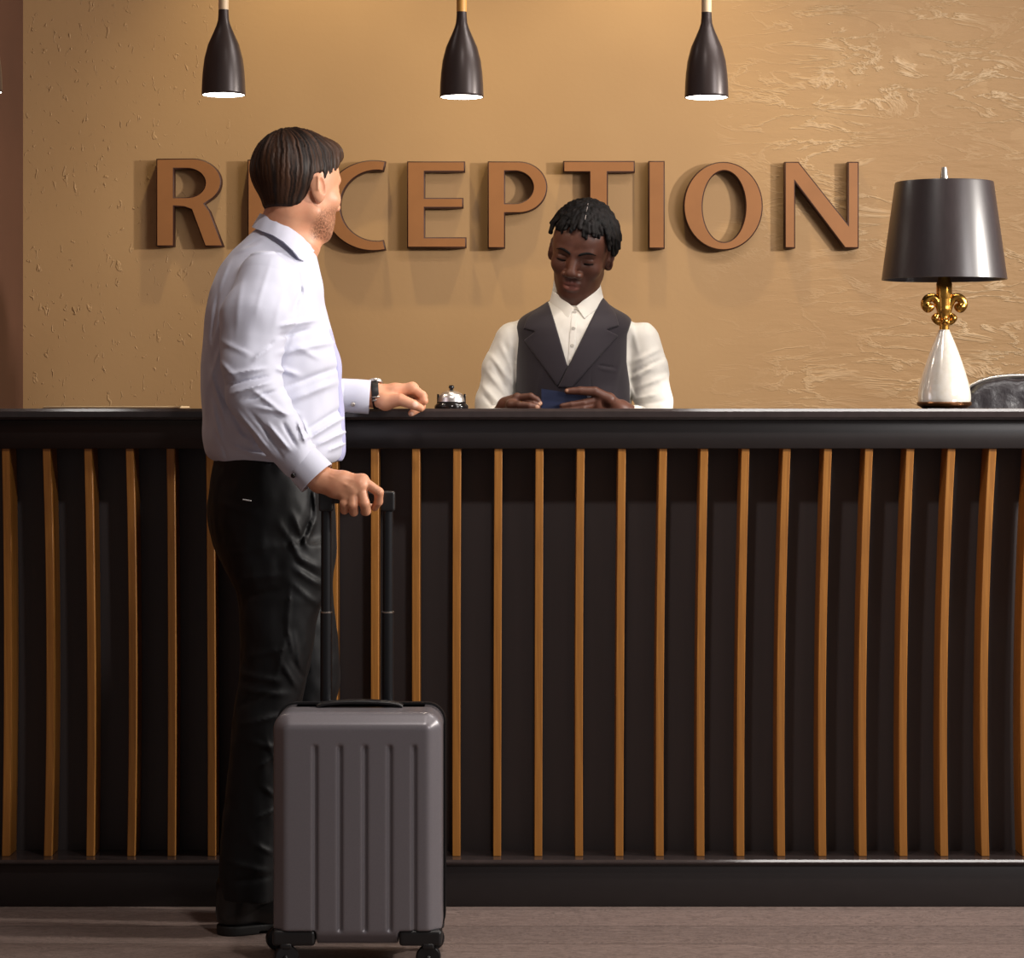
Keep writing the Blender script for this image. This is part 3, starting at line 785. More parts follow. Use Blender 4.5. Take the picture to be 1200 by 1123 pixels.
def skin_mat(name, base, flush, beard, lip, nail, spec=.45, rough=.45):
    m = NT(name); at = lambda n: m.n('ShaderNodeAttribute', attribute_name=n).outputs['Fac']
    v = m.coord(); nz = m.noise(v, 28, 4)
    c = m.mix(m.ramp(nz, [(.35, (0, 0, 0)), (.7, (.45,) * 3)]), base, flush)
    fl = m.math('MULTIPLY', m.ramp(m.noise(v, 260, 2), [(.36, (.35,) * 3), (.62, (1, 1, 1))]), at('beard'))
    c = m.mix(m.math('MULTIPLY', fl, .92), c, beard)
    c = m.mix(m.math('MULTIPLY', at('lip'), .8), c, lip); c = m.mix(m.math('MULTIPLY', at('nail'), .75), c, nail)
    m.set(base=c, rough=rough, spec=spec, sss=.08, normal=m.bump(m.noise(v, 300, 3), .12, .001))
    m.b.inputs['Subsurface Radius'].default_value = (.012, .005, .003); m.b.inputs['Subsurface Scale'].default_value = 1
    return m.m
def cloth_mat(name, col, rough=.75, sheen=.1, weave=900, spec=.3, bump=.08, lines=None):
    m = NT(name); v = m.coord(); n1 = m.noise(v, 9, 4)
    c = m.ramp(n1, [(.3, tuple(x * .94 for x in col[:3])), (.7, col)])
    m.set(base=c, rough=rough, sheen=sheen, spec=spec, normal=m.bump(m.noise(v, weave, 2), bump, .0006)); return m.m
def hair_mat(name, dark, light, rough=.42):
    m = NT(name); at = m.n('ShaderNodeAttribute', attribute_name='strand').outputs['Fac']
    m.set(base=m.ramp(at, [(.2, dark), (.8, light)]), rough=rough, spec=.2); return m.m
M_iris = simple('dark_eye', srgb(40, 26, 18), .15); M_sclera = simple('eye_white', srgb(226, 216, 206), .2)

# ================================================================== the guest
Y0 = -.25
HO = np.array([-.479, -.25, 1.660]); HR = frame(math.radians(45), math.radians(2), math.radians(-2))
person_o = (-.58, -.26, 0)
def st(rows, yc, conv=None):
    cv = yc if conv is None else conv
    return [(PZ(py, cv), (PX(a, cv) + PX(b, cv)) / 2, yc if len(r) < 2 else r[1], (PX(b, cv) - PX(a, cv)) / 2, r[0]) for py, a, b, *r in rows]
TORSO = st([(262, 305, 356, .052), (271, 296, 360, .061), (281, 285, 364, .074), (294, 272, 369, .094), (305, 264, 372, .116), (318, 257, 375, .146), (335, 250, 379, .176), (360, 244, 381, .195), (395, 239, 391, .187),
            (425, 237, 398, .177), (455, 236, 399, .170), (490, 238, 402, .166), (520, 240, 404, .166), (534, 245, 403, .163), (543, 254, 399, .158)], Y0)
RA = [P(310, 328, -.405), P(301, 372, -.452), P(293, 425, -.478), P(299, 462, -.488), P(328, 508, -.492), P(350, 538, -.49)]
RAr = [.060, .0765, .063, .0615, .049, .043]
LA = [P(338, 322, -.10), P(346, 390, -.09), P(354, 448, -.095), P(380, 460, -.075), P(402, 464, -.062)]
LAr = [.068, .062, .054, .045, .040]
HIP = st([(528, 256, 388, .150), (545, 250, 388, .156), (570, 246, 390, .166), (600, 244, 392, .172), (625, 247, 393, .172), (650, 256, 393, .168), (672, 268, 391, .160), (692, 282, 388, .15)], Y0)
NEAR = -.33; FAR = -.165
LEGN = st([(640, 266, 382, .085), (665, 267, 384, .090), (695, 278, 380, .090), (720, 280, 373, .088), (770, 281, 366, .083), (800, 279, 358, .080), (822, 275, 353, .079), (857, 271, 346, .077),
           (900, 267, 338, .074), (972, 260, 331, .068), (1040, 257, 327, .064), (1054, 259, 326, .062)], NEAR)
LEGF = st([(640, 290, 390, .08), (665, 292, 391, .085), (700, 300, 390, .085), (760, 312, 397, .083), (797, 316, 398, .08), (830, 312, 393, .077), (900, 302, 378, .073), (972, 296, 366, .067), (1036, 292, 360, .063)], FAR)

f = F()
Wm = head(f, HO, HR, 1.0, lips=.005)
nk0 = Wm(-.024, 0, -.055); nk1 = P(333, 272, -.25)
f.cap(nk0, nk1, .0545, .060, .02); f.cap(Wm(.02, 0, -.085), P(350, 285, -.25), .036, .05, .03)
f.fn(loft(TORSO, off=-.016), (-.525, Y0, 1.31), .36, .03)
f.chain(RA, [r - .016 for r in RAr], .02); f.chain(LA, [r - .014 for r in LAr], .02)
f.fn(loft(HIP, off=-.014), (-.53, Y0, .98), .32, .02)
f.fn(loft(LEGN, off=-.018), (-.54, NEAR, .45), .45, .02); f.fn(loft(LEGF, off=-.018), (-.50, FAR, .45), .45, .02)
for ax, ay, yw in ((-.613, -.325, 25), (-.57, -.176, 12)):                    # feet inside the shoes
    d = np.array([math.cos(math.radians(yw)), math.sin(math.radians(yw)), 0])
    a = np.array([ax, ay, .09]); f.cap(a, a - d * .01 + (0, 0, -.045), .030, .024, .02); f.chain([a + (0, 0, -.02), a + d * .09 + (0, 0, -.052), a + d * .15 + (0, 0, -.062)], [.026, .024, .016], .02)
# right hand closed over the suitcase grip
rw = P(375, 562, -.500); hy = -.53
rm = [P(424.5, 563.5, -.523), P(422, 569.5, hy), P(413.5, 575, hy - .001), P(406, 582, hy + .003)]
rf = [[P(444, 577, -.532), P(443.5, 588, -.520), P(439, 595, -.502)],
      [P(427, 590, -.538), P(429, 599, -.522), P(427, 600, -.498)],
      [P(413.5, 592, -.539), P(414.5, 600, -.522), P(413.5, 600, -.498)],
      [P(403.5, 590, -.532), P(403.5, 598, -.518), P(403.5, 599, -.499)]]
rt = [P(392, 560, -.475), P(408, 570, -.464), P(421, 583, -.464), P(432, 592, -.470)]
f.cap(RA[-1], rw, .030, .028, .01)
hand(f, rw, .0305, rm, rf, rt, fr=(.0102, .0112, .0106, .0098))
for a, b in ((P(389, 556, -.525), P(420, 566, -.540)), (P(387, 559, -.529), P(412, 572, -.545))): f.cap(a, b, .0018, .0015, .004)   # tendons
# left hand resting loosely closed on the counter edge
lw = P(438, 463.5, -.056)
lm = [P(483, 455, -.060), P(483.5, 456, -.038), P(481, 459, -.017), P(477, 463, .002)]
lf = [[P(495, 463.5, -.066), P(497, 470, -.070), P(490, 475, -.066)],
      [P(496, 465, -.046), P(494, 477, -.058), P(482, 484.5, -.066)],
      [P(493, 466, -.016), P(495, 471, -.019), P(487, 472, -.020)],
      [P(488, 467, .003), P(490, 471, .000), P(484, 471, -.002)]]
lt = [P(452, 471, -.078), P(469, 468.5, -.092), P(484.5, 474.5, -.098), P(493, 478.5, -.096)]
f.cap(LA[-1], lw, .031, .028, .01)
hand(f, lw, .0275, lm, lf, lt, fr=(.0100, .0098, .0092, .0082), tr=(.019, .0140, .0115, .0088))

def beard(p):
    q = (p - HO) @ HR
    return np.clip((-.040 - q[:, 2] - .25 * np.maximum(0, .03 - q[:, 0])) / .02, 0, 1) * np.clip((q[:, 0] + .012) / .02, 0, 1) * np.clip((q[:, 2] + .125) / .01, 0, 1)
def lipm(p):
    q = (p - HO) @ HR
    return np.clip((1 - np.sqrt(((q[:, 1]) / .025)**2 + ((q[:, 2] + .072) / .012)**2)) * 4, 0, 1) * (q[:, 0] > .07)
M_skin = skin_mat('fair_skin', srgb(214, 156, 122), srgb(204, 128, 96), srgb(104, 66, 44), srgb(190, 110, 96), srgb(236, 196, 176))
man = field_mesh('person', f, .0024, M_skin, None, fine=.0022, zgrid=.007, zones=[(.93, 1.06), (1.13, 1.24), (1.50, 1.80)], origin=person_o,
                 attrs={'beard': beard, 'lip': lipm, 'nail': nearf([P(487, 474, -.108), P(482, 486, -.075)], .008)})
tag(man, 'man in pale grey-lilac dress shirt and black trousers, seen from behind, holding the suitcase handle', 'person')

# ---- shirt
f = F()
f.fn(loft(TORSO, cap=.02), (-.525, Y0, 1.31), .38, .03)
f.chain(RA, RAr, .012, k0=.02)
f.chain(LA, LAr, .012, k0=.02)
SF_ = [(318, 302, 304, 372, .0008, .006), (286, 325, 281, 400, .0010, .008), (338, 325, 324, 388, .0010, .007),
       (268, 440, 318, 432, .0045, .006), (268, 452, 322, 441, -.0035, .0045), (276, 462, 322, 448, .005, .0055), (290, 470, 330, 458, -.0035, .005), (300, 456, 343, 489, .0035, .006),
       (300, 476, 350, 486, .003, .006), (280, 478, 330, 540, .003, .0055), (296, 480, 338, 530, -.003, .005), (318, 495, 345, 528, .0042, .005), (335, 494, 352, 524, -.004, .0045), (352, 492, 362, 520, .004, .004),
       (312, 500, 336, 536, -.003, .004), (262, 400, 300, 418, .0022, .007), (262, 425, 285, 445, .003, .007), (300, 425, 322, 405, .003, .006), (310, 415, 325, 400, -.002, .004),
       (330, 384, 368, 373, .0045, .006), (328, 395, 362, 384, -.0035, .006), (328, 415, 388, 398, .004, .008), (326, 432, 350, 440, .0035, .007), (330, 455, 395, 428, -.003, .007), (338, 470, 392, 446, .0035, .009),
       (356, 517, 400, 488, .0042, .005), (352, 508, 398, 476, -.003, .006), (368, 523, 403, 505, .004, .005), (380, 530, 402, 520, .003, .004), (345, 405, 372, 420, .0025, .008),
       (263, 302, 246, 355, .0025, .007), (252, 330, 243, 400, -.0025, .006), (258, 400, 240, 450, .003, .008), (240, 430, 262, 500, .004, .007), (243, 470, 258, 536, .004, .006), (252, 455, 290, 520, -.0035, .007), (248, 505, 262, 540, -.004, .005),
       (264, 520, 300, 536, .0035, .005), (285, 528, 325, 540, .003, .005), (272, 505, 300, 525, .003, .006),
       (270, 292, 300, 283, .002, .005), (283, 297, 335, 292, .0022, .004), (278, 285, 300, 275, -.0015, .004), (345, 312, 352, 350, -.002, .004), (352, 330, 340, 372, -.0025, .0045)]
folds(f, [(a, b, c_, d, e * 1.9, g * .8) for a, b, c_, d, e, g in SF_], -.44, -.25, -.45)
def ripple(p):
    q = p * np.array([1.0, 1.0, .55])
    return .0022 * vnoise(q * 34 + 3.3) + .0035 * vnoise(q * 15)
f.fn(ripple, (-.5, -.25, 1.3), .9, 0, 'd')
def cloth_paint(a): return None
M_shirt = cloth_mat('lilac_grey_poplin', srgb(205, 207, 223), .62, .1, spec=.3)
M_lilac = cloth_mat('lilac_inner_band', srgb(184, 184, 222), .6, .1)
shirt = field_mesh('shirt', f, .0032, M_shirt, None, smooth=1); child(shirt, man)
f = F(); tf = loft(TORSO, off=.0022)
def plk(p):
    d = smax(tf(p), np.abs(p[:, 1] + .262) - .024, .003); d = smax(d, PX(345, Y0) - p[:, 0], .002); d = smax(d, p[:, 2] - PZ(385, Y0), .003)
    return smax(d, PZ(541, Y0) - p[:, 2], .003)
f.fn(plk, (-.41, -.26, 1.28), .28, 0); f.fn(ripple, (-.5, -.25, 1.3), .9, 0, 'd')
o = field_mesh('button_placket', f, .004, M_lilac, None); child(o, man)
# cuffs
M_jet = simple('jet_cufflink', srgb(16, 14, 16), .25); M_black_strap = simple('black_watch_strap', srgb(24, 24, 25), .45)
def cuff(a, b, ra, rb, link_c, link_dir, mat_link, rim=False):
    a = np.array(a); b = np.array(b); d = Vector(b - a); Lc = d.length; z = d.normalized(); x = Vector((0, 1, 0)).cross(z).normalized(); y = z.cross(x)
    M = Matrix((x, y, z)).transposed()
    t = .0022
    prof = [(ra - .004, -.004), (ra, 0), (ra + (rb - ra) * .5 + .0006, Lc * .5), (rb, Lc - .001), (rb - .0008, Lc), (rb - t, Lc - .001), (rb - t - .001, Lc * .5), (ra - .012, .004)]
    o = lathe('cuff', prof, M_shirt, None, 56, c=tuple(a), M=M, cap=False); child(o, man)
    ld = Vector(link_dir).normalized(); q = ld.to_track_quat('Z', 'Y').to_matrix()
    lk = lathe('cufflink', [(.0005, .0032), (.0040, .0030), (.0052, .0018), (.0054, 0), (.003, -.001), (.003, -.006)], mat_link, None, 24, c=tuple(link_c), M=q, cap=False)
    lk.parent = o; lk.matrix_parent_inverse = o.matrix_parent_inverse.copy() if False else Matrix.Identity(4)
    return o
cuff(P(345.5, 532.5, -.49), P(371.5, 560.5, -.496), .0405, .0445, P(343.6, 557.5, -.532), (-.35, -1, -.35), M_jet)
cuff(P(399, 463, -.062), P(433.5, 465.5, -.060), .0385, .0395, P(413.5, 474, -.0975), (0, -1, -.35), M_silver)
# collar: stand and folded leaf, following the neck
def cloth_strip(name, top, bot, mat, thick=.003):
    bm = bmesh.new(); n = len(top); m = 5
    V = [[bm.verts.new(np.array(top[i]) * (1 - k / m) + np.array(bot[i]) * (k / m) + np.array([0, 0, 0])) for k in range(m + 1)] for i in range(n)]
    for i in range(n - 1):
        for k in range(m): bm.faces.new((V[i][k], V[i + 1][k], V[i + 1][k + 1], V[i][k + 1]))
    bmesh.ops.recalc_face_normals(bm, faces=bm.faces)
    g = bmesh.ops.solidify(bm, geom=bm.faces[:], thickness=thick)
    bmesh.ops.recalc_face_normals(bm, faces=bm.faces)
    o = bm_obj(name, bm, mat, None, True); sharp(o, 60); return o
ytop = lambda t, w: Y0 - w * math.sin(t)
def ring_pts(tab, w, n=40, yl=None):
    out = []
    T = [r[0] for r in tab]
    for i in range(n + 1):
        t = -1 + 2 * i / n; u = abs(t); px = np.interp(u, T, [r[1] for r in tab]); py = np.interp(u, T, [r[2] for r in tab]); ww = np.interp(u, T, [r[3] for r in tab])
        y = Y0 - math.copysign(1, t) * ww
        out.append(P(px, py, y))
    return out
tabT = [(0, 304.5, 250, 0), (.12, 306, 250.5, .026), (.28, 313, 252.5, .047), (.45, 325, 257, .060), (.6, 338, 265, .0635), (.75, 352, 275.5, .057), (.9, 364, 286, .040), (1, 371, 292, .018)]
tabB = [(0, 295, 266, 0), (.12, 297, 267, .034), (.28, 305, 270, .064), (.45, 319, 275, .084), (.6, 332, 283, .097), (.75, 343, 293, .106), (.9, 351, 303, .103), (1, 356, 306, .086)]
o = cloth_strip('collar', ring_pts(tabT, 0), ring_pts(tabB, 0), M_shirt, .0028); child(o, man)
tabT2 = [(r[0], r[1] + 1.6 - r[0] * 2, r[2] + 4, max(0, r[3] - .004)) for r in tabT]; tabT2[-1] = (1, 371.5, 296, .004)
tabB2 = [(0, 300, 268, 0), (.12, 301, 269, .028), (.28, 310, 272, .052), (.45, 323, 278, .066), (.6, 336, 287, .069), (.75, 350, 298, .062), (.9, 363, 307, .042), (1, 370, 311, .006)]
o = cloth_strip('collar_stand', ring_pts(tabT2, 0), ring_pts(tabB2, 0), M_lilac, .002); child(o, man)

# ---- hair
def man_hair():
    f = F()
    W = Wm
    f.ell(W(-.014, 0, .039), (.104, .0815, .0935), .01, 'u', HR)
    f.ell(W(.045, 0, .062), (.056, .064, .052), .03, 'u', HR)
    f.cap(W(-.034, 0, 0), W(-.030, 0, -.055), .058, .0565, .02)
    f.cap(W(.070, -.035, .082), W(.074, .035, .082), .0155, .0155, .03)
    f.ell(W(-.055, 0, .030), (.056, .066, .056), .02, 'u', HR)
    Tf = [-.12, -.06, -.04, -.028, -.022, .006, .012, .030, .040, .058, .078, .10]
    Tu = [-.046, -.054, -.048, -.030, .014, .024, -.010, -.014, .006, .034, .056, .066]
    def mask(p):
        q = (p - HO) @ HR
        return (np.interp(q[:, 0], Tf, Tu) - q[:, 2]) * .75
    cr = np.array([-.045, .01, .12])
    def strands(p):
        q = (p - HO) @ HR - cr; a = np.arctan2(q[:, 1], q[:, 0]); r = np.linalg.norm(q, axis=1)
        top = np.clip((q[:, 2] + .13) / .1, 0, 1)
        a = a + .035 * vnoise(q * 30) + .03 * vnoise(q * 80); n1 = vnoise(np.stack([a * 17, r * 16, np.zeros_like(a)], 1) + 4); n2 = vnoise(np.stack([a * 42 + r * 25, r * 22, np.ones_like(a)], 1))
        return (.0024 * n1 + .0016 * n2) * (.35 + .65 * top)
    f.fn(strands, HO, .3, 0, 'd')
    f.fn(mask, HO, .3, .010, 'i')
    def sv(p):
        q = (p - HO) @ HR - cr; a = np.arctan2(q[:, 1], q[:, 0]); r = np.linalg.norm(q, axis=1)
        a = a + .035 * vnoise(q * 30) + .03 * vnoise(q * 80)
        return .42 + .5 * vnoise(np.stack([a * 26, r * 14, np.ones_like(a) * 3], 1)) + .25 * vnoise(np.stack([a * 60, r * 20, np.ones_like(a) * 5], 1))
    return f, sv
f, sv = man_hair()
M_hair = hair_mat('brown_hair', srgb(26, 16, 11), srgb(66, 43, 29), .5)
o = field_mesh('hair', f, .0021, M_hair, None, attrs={'strand': sv}); child(o, man)
for g in (-1, 1):
    e = lathe('eye', [(.0005, -.0115)] + [(.0115 * math.cos(a), .0115 * math.sin(a)) for a in np.linspace(-1.5, 1.5, 14)] + [(.0005, .0115)], M_sclera, None, 24, c=tuple(Wm(.0715, g * .0325, -.003)), cap=False); child(e, man)
    b = tube('eyebrow', [Wm(.094, g * .012, .019), Wm(.090, g * .03, .025), Wm(.078, g * .046, .021)], [.003, .0034, .0015], M_hair, None, 8); child(b, man)

# ---- trousers
f = F()
f.fn(loft(HIP, cap=.012), (-.53, Y0, .98), .34, .02)
f.fn(loft(LEGN, cap=.004), (-.54, NEAR, .45), .47, .03); f.fn(loft(LEGF, cap=.004), (-.50, FAR, .45), .47, .015)
TF = [(328, 612, 352, 655, .004, .006), (342, 600, 362, 645, .0045, .006), (335, 625, 350, 660, -.003, .005), (346, 650, 376, 668, .005, .006), (344, 665, 378, 690, .005, .006), (346, 658, 376, 680, -.004, .005), (340, 680, 376, 715, .0035, .006),
      (362, 572, 364, 605, -.006, .004), (364, 605, 350, 640, -.006, .004), (366, 572, 369, 608, .004, .004), (369, 608, 356, 640, .004, .004), (341, 684, 337, 745, .004, .0035), (336, 745, 322, 800, .004, .0045), (252, 590, 300, 600, .003, .008),
      (262, 650, 320, 640, .003, .008), (275, 680, 335, 672, .0035, .008), (285, 700, 330, 690, -.003, .007), (290, 770, 335, 760, .003, .007), (278, 790, 332, 798, .005, .007), (280, 808, 340, 815, .005, .007), (278, 830, 325, 806, -.005, .006),
      (330, 775, 350, 812, .005, .005), (340, 770, 356, 800, -.004, .004), (337, 735, 345, 770, .004, .004), (345, 740, 352, 790, .004, .004), (280, 850, 330, 838, .0045, .006), (290, 868, 336, 880, .004, .006), (300, 900, 330, 885, .004, .005),
      (305, 920, 328, 940, .004, .005), (300, 960, 325, 950, .004, .005), (298, 990, 322, 1005, .004, .005), (262, 1010, 320, 1025, .004, .007), (265, 1036, 320, 1028, -.004, .006), (310, 860, 326, 900, .003, .004)]
folds(f, TF, -.40, -.22, -.40)
def rip2(p): return .003 * vnoise(p * np.array([22, 22, 13])) + .0016 * vnoise(p * np.array([55, 55, 34]) + 2)
f.fn(rip2, (-.53, -.25, .5), .9, 0, 'd')
M_trs = cloth_mat('black_cotton_twill', srgb(10, 10, 12), .52, .02, spec=.28, bump=.05)
trs = field_mesh('trousers', f, .0042, M_trs, None, smooth=1); child(trs, man)
M_label = simple('white_label', srgb(220, 220, 220), .6)
pt = P(289.5, 586.5, -.40); ty = Y0 - .172 * math.sqrt(max(0, 1 - ((pt[0] - HIP[3][1]) / HIP[3][3])**2))
o = tube('pocket_label', [P(284.5, 585.5, ty - .006), P(294.5, 587.2, ty - .008)], .0016, M_label, None, 6); o.parent = trs; o.matrix_parent_inverse = Matrix.Identity(4)

# ---- shoes
M_shoe = simple('black_shoe_leather', srgb(22, 21, 21), .3); M_sole = simple('black_rubber_sole', srgb(18, 17, 17), .6); M_lace = simple('black_shoelace', srgb(30, 30, 30), .7)
def shoe(hx_, hy_, yw):
    d = np.array([math.cos(yw), math.sin(yw), 0.]); e = np.array([-d[1], d[0], 0.]); H = np.array([hx_, hy_, 0.])
    Q = lambda a, b, c: H + d * a + e * b + np.array([0, 0, c])
    f = F()
    f.cap(Q(.038, 0, .045), Q(.13, 0, .048), .036, .040, .02); f.cap(Q(.13, 0, .046), Q(.235, -.004, .034), .040, .031, .03)
    f.cap(Q(.042, 0, .05), Q(.046, 0, .104), .036, .043, .02); f.cap(Q(.05, 0, .092), Q(.14, 0, .066), .037, .033, .03)
    f.fn(lambda p: .018 - p[:, 2], Q(.14, 0, .02), .3, .004, 'i')
    f.cap(Q(.175, -.05, .075), Q(.175, .05, .075), .0015, .0015, .006, 's')
    u = child(field_mesh('shoe', f, .0035, M_shoe, None), man)
    def sl(p):
        q = p - H; a = q @ d; b = q @ e; t = np.clip((a - .04) / .19, 0, 1); r = np.interp(t, [0, .35, .75, 1], [.0385, .036, .0445, .036])
        d2 = np.sqrt((a - .04 - .19 * t)**2 + (b + .004 * t)**2) - r
        zb = np.where(a < .085, 0, .006)
        return smax(d2, np.maximum(q[:, 2] - .021, zb - q[:, 2]), .002)
    f = F(); f.fn(sl, Q(.14, 0, .01), .17, 0); s_ = field_mesh('sole', f, .0032, M_sole, None); s_.parent = u; s_.matrix_parent_inverse = Matrix.Identity(4)
    bm = bmesh.new(); path = []
    for i in range(4):
        a = .085 + i * .02; z = .097 - i * .0075
        path += [Q(a, (-1) ** i * .017, z - .004), Q(a + .010, 0, z + .0015), Q(a + .016, -(-1) ** i * .017, z - .008)]
    add_tube(bm, path, .0022, 8); l_ = bm_obj('shoelace', bm, M_lace, None, True); l_.parent = u; l_.matrix_parent_inverse = Matrix.Identity(4)
shoe(PX(253, -.36), -.343, math.radians(25)); shoe(PX(286, -.17), -.185, math.radians(12))

# ---- wristwatch on the left wrist
ax = (np.array(P(444, 464.2, -.056)) - np.array(P(436, 463, -.056))); z = Vector(ax).normalized(); z.rotate(Matrix.Rotation(math.radians(-14), 3, 'Y'))
x = Vector((0, 1, 0)).cross(z).normalized(); y = z.cross(x); M = Matrix((x, y, z)).transposed()
wc = P(440.6, 463.5, -.056)
strap = child(lathe('watch_strap', [(.0285, -.0085), (.0308, -.0085), (.0316, -.006), (.0316, .006), (.0308, .0085), (.0285, .0085), (.0285, -.0085)], M_black_strap, None, 56, c=tuple(wc), M=M, cap=False), man)
cd = (Vector((0, .45, .9))); cd = (cd - z * cd.dot(z)).normalized()
Mc = Matrix((z, cd.cross(z), cd)).transposed()
case = lathe('watch_case', [(.001, .029), (.0165, .029), (.0178, .031), (.0178, .036), (.0165, .0375), (.001, .0375)], M_silver, None, 40, c=tuple(wc), M=Mc, cap=False); case.parent = strap; case.matrix_parent_inverse = Matrix.Identity(4)
bd = Vector((0, -.95, -.35)); bd = (bd - z * bd.dot(z)).normalized(); bp = Vector(wc) + bd * .0325
bm = bmesh.new(); add_tube(bm, [bp - z * .010, bp + z * .010], .0022, 8); add_tube(bm, [bp - z * .010 + bd.cross(z) * .008, bp + z * .010 + bd.cross(z) * .008], .0018, 8)
bk = bm_obj('buckle', bm, M_silver, None, True); bk.parent = strap; bk.matrix_parent_inverse = Matrix.Identity(4)
# ================================================================== the receptionist
YB = .55
RO = np.array([.1765, .50, 1.562]); RR = frame(math.radians(-90 - 14), math.radians(18), math.radians(-11)); RS = .965
clerk_o = (.165, YB, 0)
TB = st([(338, 655, 697, .045), (350, 648, 704, .058), (360, 634, 716, .075), (370, 616, 733, .094), (382, 606, 741, .108), (400, 605, 738, .118), (430, 605, 737, .124), (478, 606, 740, .120), (520, 609, 738, .115), (600, 606, 744, .125), (650, 605, 745, .13), (690, 612, 738, .12)], YB)
CA = [P(600, 399, .555), P(587, 432, .55), P(578, 470, .535), P(574, 506, .51), P(580, 500, .46), P(587, 490, .44)]
CAr = [.046, .046, .045, .041, .038, .034]
CB_ = [P(752, 399, .555), P(760, 434, .55), P(766, 470, .535), P(769, 506, .51), P(756, 500, .47), P(744, 491, .445)]
CBr = [.046, .049, .047, .043, .038, .034]
LEG1 = [(PX(640, YB), YB, .80), (PX(636, YB), YB + .01, .47), (PX(634, YB), YB + .02, .10)]
LEG2 = [(PX(708, YB), YB, .80), (PX(712, YB), YB + .01, .47), (PX(714, YB), YB + .02, .10)]
f = F()
WR = head(f, RO, RR, RS, lips=.0082, nose=1.32, jaw=.84, brow=.9)
for g in (-1, 1):
    dd = lambda a, e, r: np.array([.0705, g * .0325, -.003]) + r * np.array([math.cos(e) * math.cos(a), 1.25 * math.cos(e) * math.sin(a), math.sin(e)])
    f.chain([WR(*dd(a, .42 + .1 * math.cos(a), .0146)) for a in (-1.0, -.5, 0, .5, 1.0)], [.0006, .0011, .0012, .0011, .0006], .002, 's')
    pts = [WR(*dd(a, -.50 - .06 * math.cos(a * 1.5), .0152)) for a in (-.95, -.45, 0, .45, .95)]; f.chain(pts, [.0012 * RS, .0019 * RS, .0022 * RS, .0019 * RS, .0012 * RS], .001, 's')
f.cap(WR(.094, -.017, -.0722), WR(.094, .017, -.0722), .0024, .0024, .002, 's')
def surf(l, u, off=0.):
    P0 = np.array([WR(x, l, u) for x in np.linspace(.13, .03, 201)]); v = f.ev(P0); i = int(np.argmax(v < 0)); return WR(.13 - i * .0005 + off, l, u)
BROWS = {g: [surf(g * l, u, .0005) for l, u in ((.0105, .0145), (.018, .0185), (.027, .0215), (.036, .0225), (.045, .0205), (.053, .0155))] for g in (-1, 1)}
f.ell(WR(.089, 0, -.016), np.array([.012, .0165, .018]) * RS, .008, 'u', RR)
for g in (-1, 1): f.ell(WR(.0955, g * .0185, -.0395), np.array([.011, .0085, .0082]) * RS, .005, 'u', RR)
f.cap(WR(-.022, 0, -.06), P(676, 368, .555), .052, .056, .02); f.cap(WR(.015, 0, -.09), P(675, 372, .53), .036, .046, .03)
f.fn(loft(TB, off=-.014), (.165, YB, 1.1), .45, .02)
f.chain(CA, [r - .012 for r in CAr], .01); f.chain(CB_, [r - .012 for r in CBr], .01)
for lg in (LEG1, LEG2):
    f.chain(lg, [.072, .05, .038], .02); a = np.array(lg[-1]); f.chain([a + (0, 0, -.03), a + (0, -.07, -.055), a + (0, -.15, -.07)], [.034, .03, .022], .02)
HYc = .40
# hand on the left of the picture (his right), fingertips together beside the booklet
w_ = P(594, 477, HYc + .02)
mm = [P(606, 466.5, HYc - .012), P(605, 469, HYc + .008), P(604, 472, HYc + .026), P(603, 475, HYc + .042)]
ff = [[P(622, 464.5, HYc - .03), P(629, 468.5, HYc - .032), P(633, 473, HYc - .03)],
      [P(619, 470.5, HYc - .022), P(626, 473.5, HYc - .034), P(630, 475.5, HYc - .036)],
      [P(616, 474, HYc + .01), P(624, 476, HYc - .01), P(627, 477.5, HYc - .02)],
      [P(613, 476, HYc + .03), P(620, 478, HYc + .012), P(624, 479, HYc)]]
tt = [P(600, 475, HYc - .025), P(609, 475, HYc - .045), P(620, 475.5, HYc - .056), P(630, 477, HYc - .054)]
f.cap(CA[-1], w_, .028, .025, .01); hand(f, w_, .024, mm, ff, tt, fr=(.0085, .0086, .008, .0072), tr=(.013, .0105, .009, .0075))
# hand on the right of the picture (his left), thumb along the top of the booklet
w2 = P(728, 481, HYc + .03)
mm = [P(702, 468, HYc - .02), P(700, 473, HYc - .018), P(699, 478, HYc - .014), P(699, 483, HYc - .008)]
ff = [[P(684, 472.5, HYc - .030), P(670, 474.5, HYc - .032), P(659, 476, HYc - .030)],
      [P(683, 478, HYc - .030), P(669, 480, HYc - .032), P(658, 481, HYc - .030)],
      [P(683, 484, HYc - .028), P(670, 486, HYc - .030), P(660, 487, HYc - .028)],
      [P(684, 489, HYc - .024), P(673, 491, HYc - .026), P(664, 492, HYc - .024)]]
tt = [P(714, 468, HYc - .022), P(697, 459, HYc - .030), P(680, 458, HYc - .034), P(665, 458.5, HYc - .034)]
f.cap(CB_[-1], w2, .028, .026, .01); hand(f, w2, .025, mm, ff, tt, fr=(.0095, .0092, .0085, .0075), tr=(.0145, .0125, .0105, .0082))
def lip2(p):
    q = ((p - RO) / RS) @ RR
    return np.clip((1 - np.sqrt((q[:, 1] / .0255)**2 + ((q[:, 2] + .0722) / .0155)**2)) * 3.5, 0, 1) * (q[:, 0] > .07)
M_skin2 = skin_mat('deep_brown_skin', srgb(86, 53, 41), srgb(100, 60, 46), srgb(50, 30, 24), srgb(140, 88, 78), srgb(196, 150, 122), .4, .46)
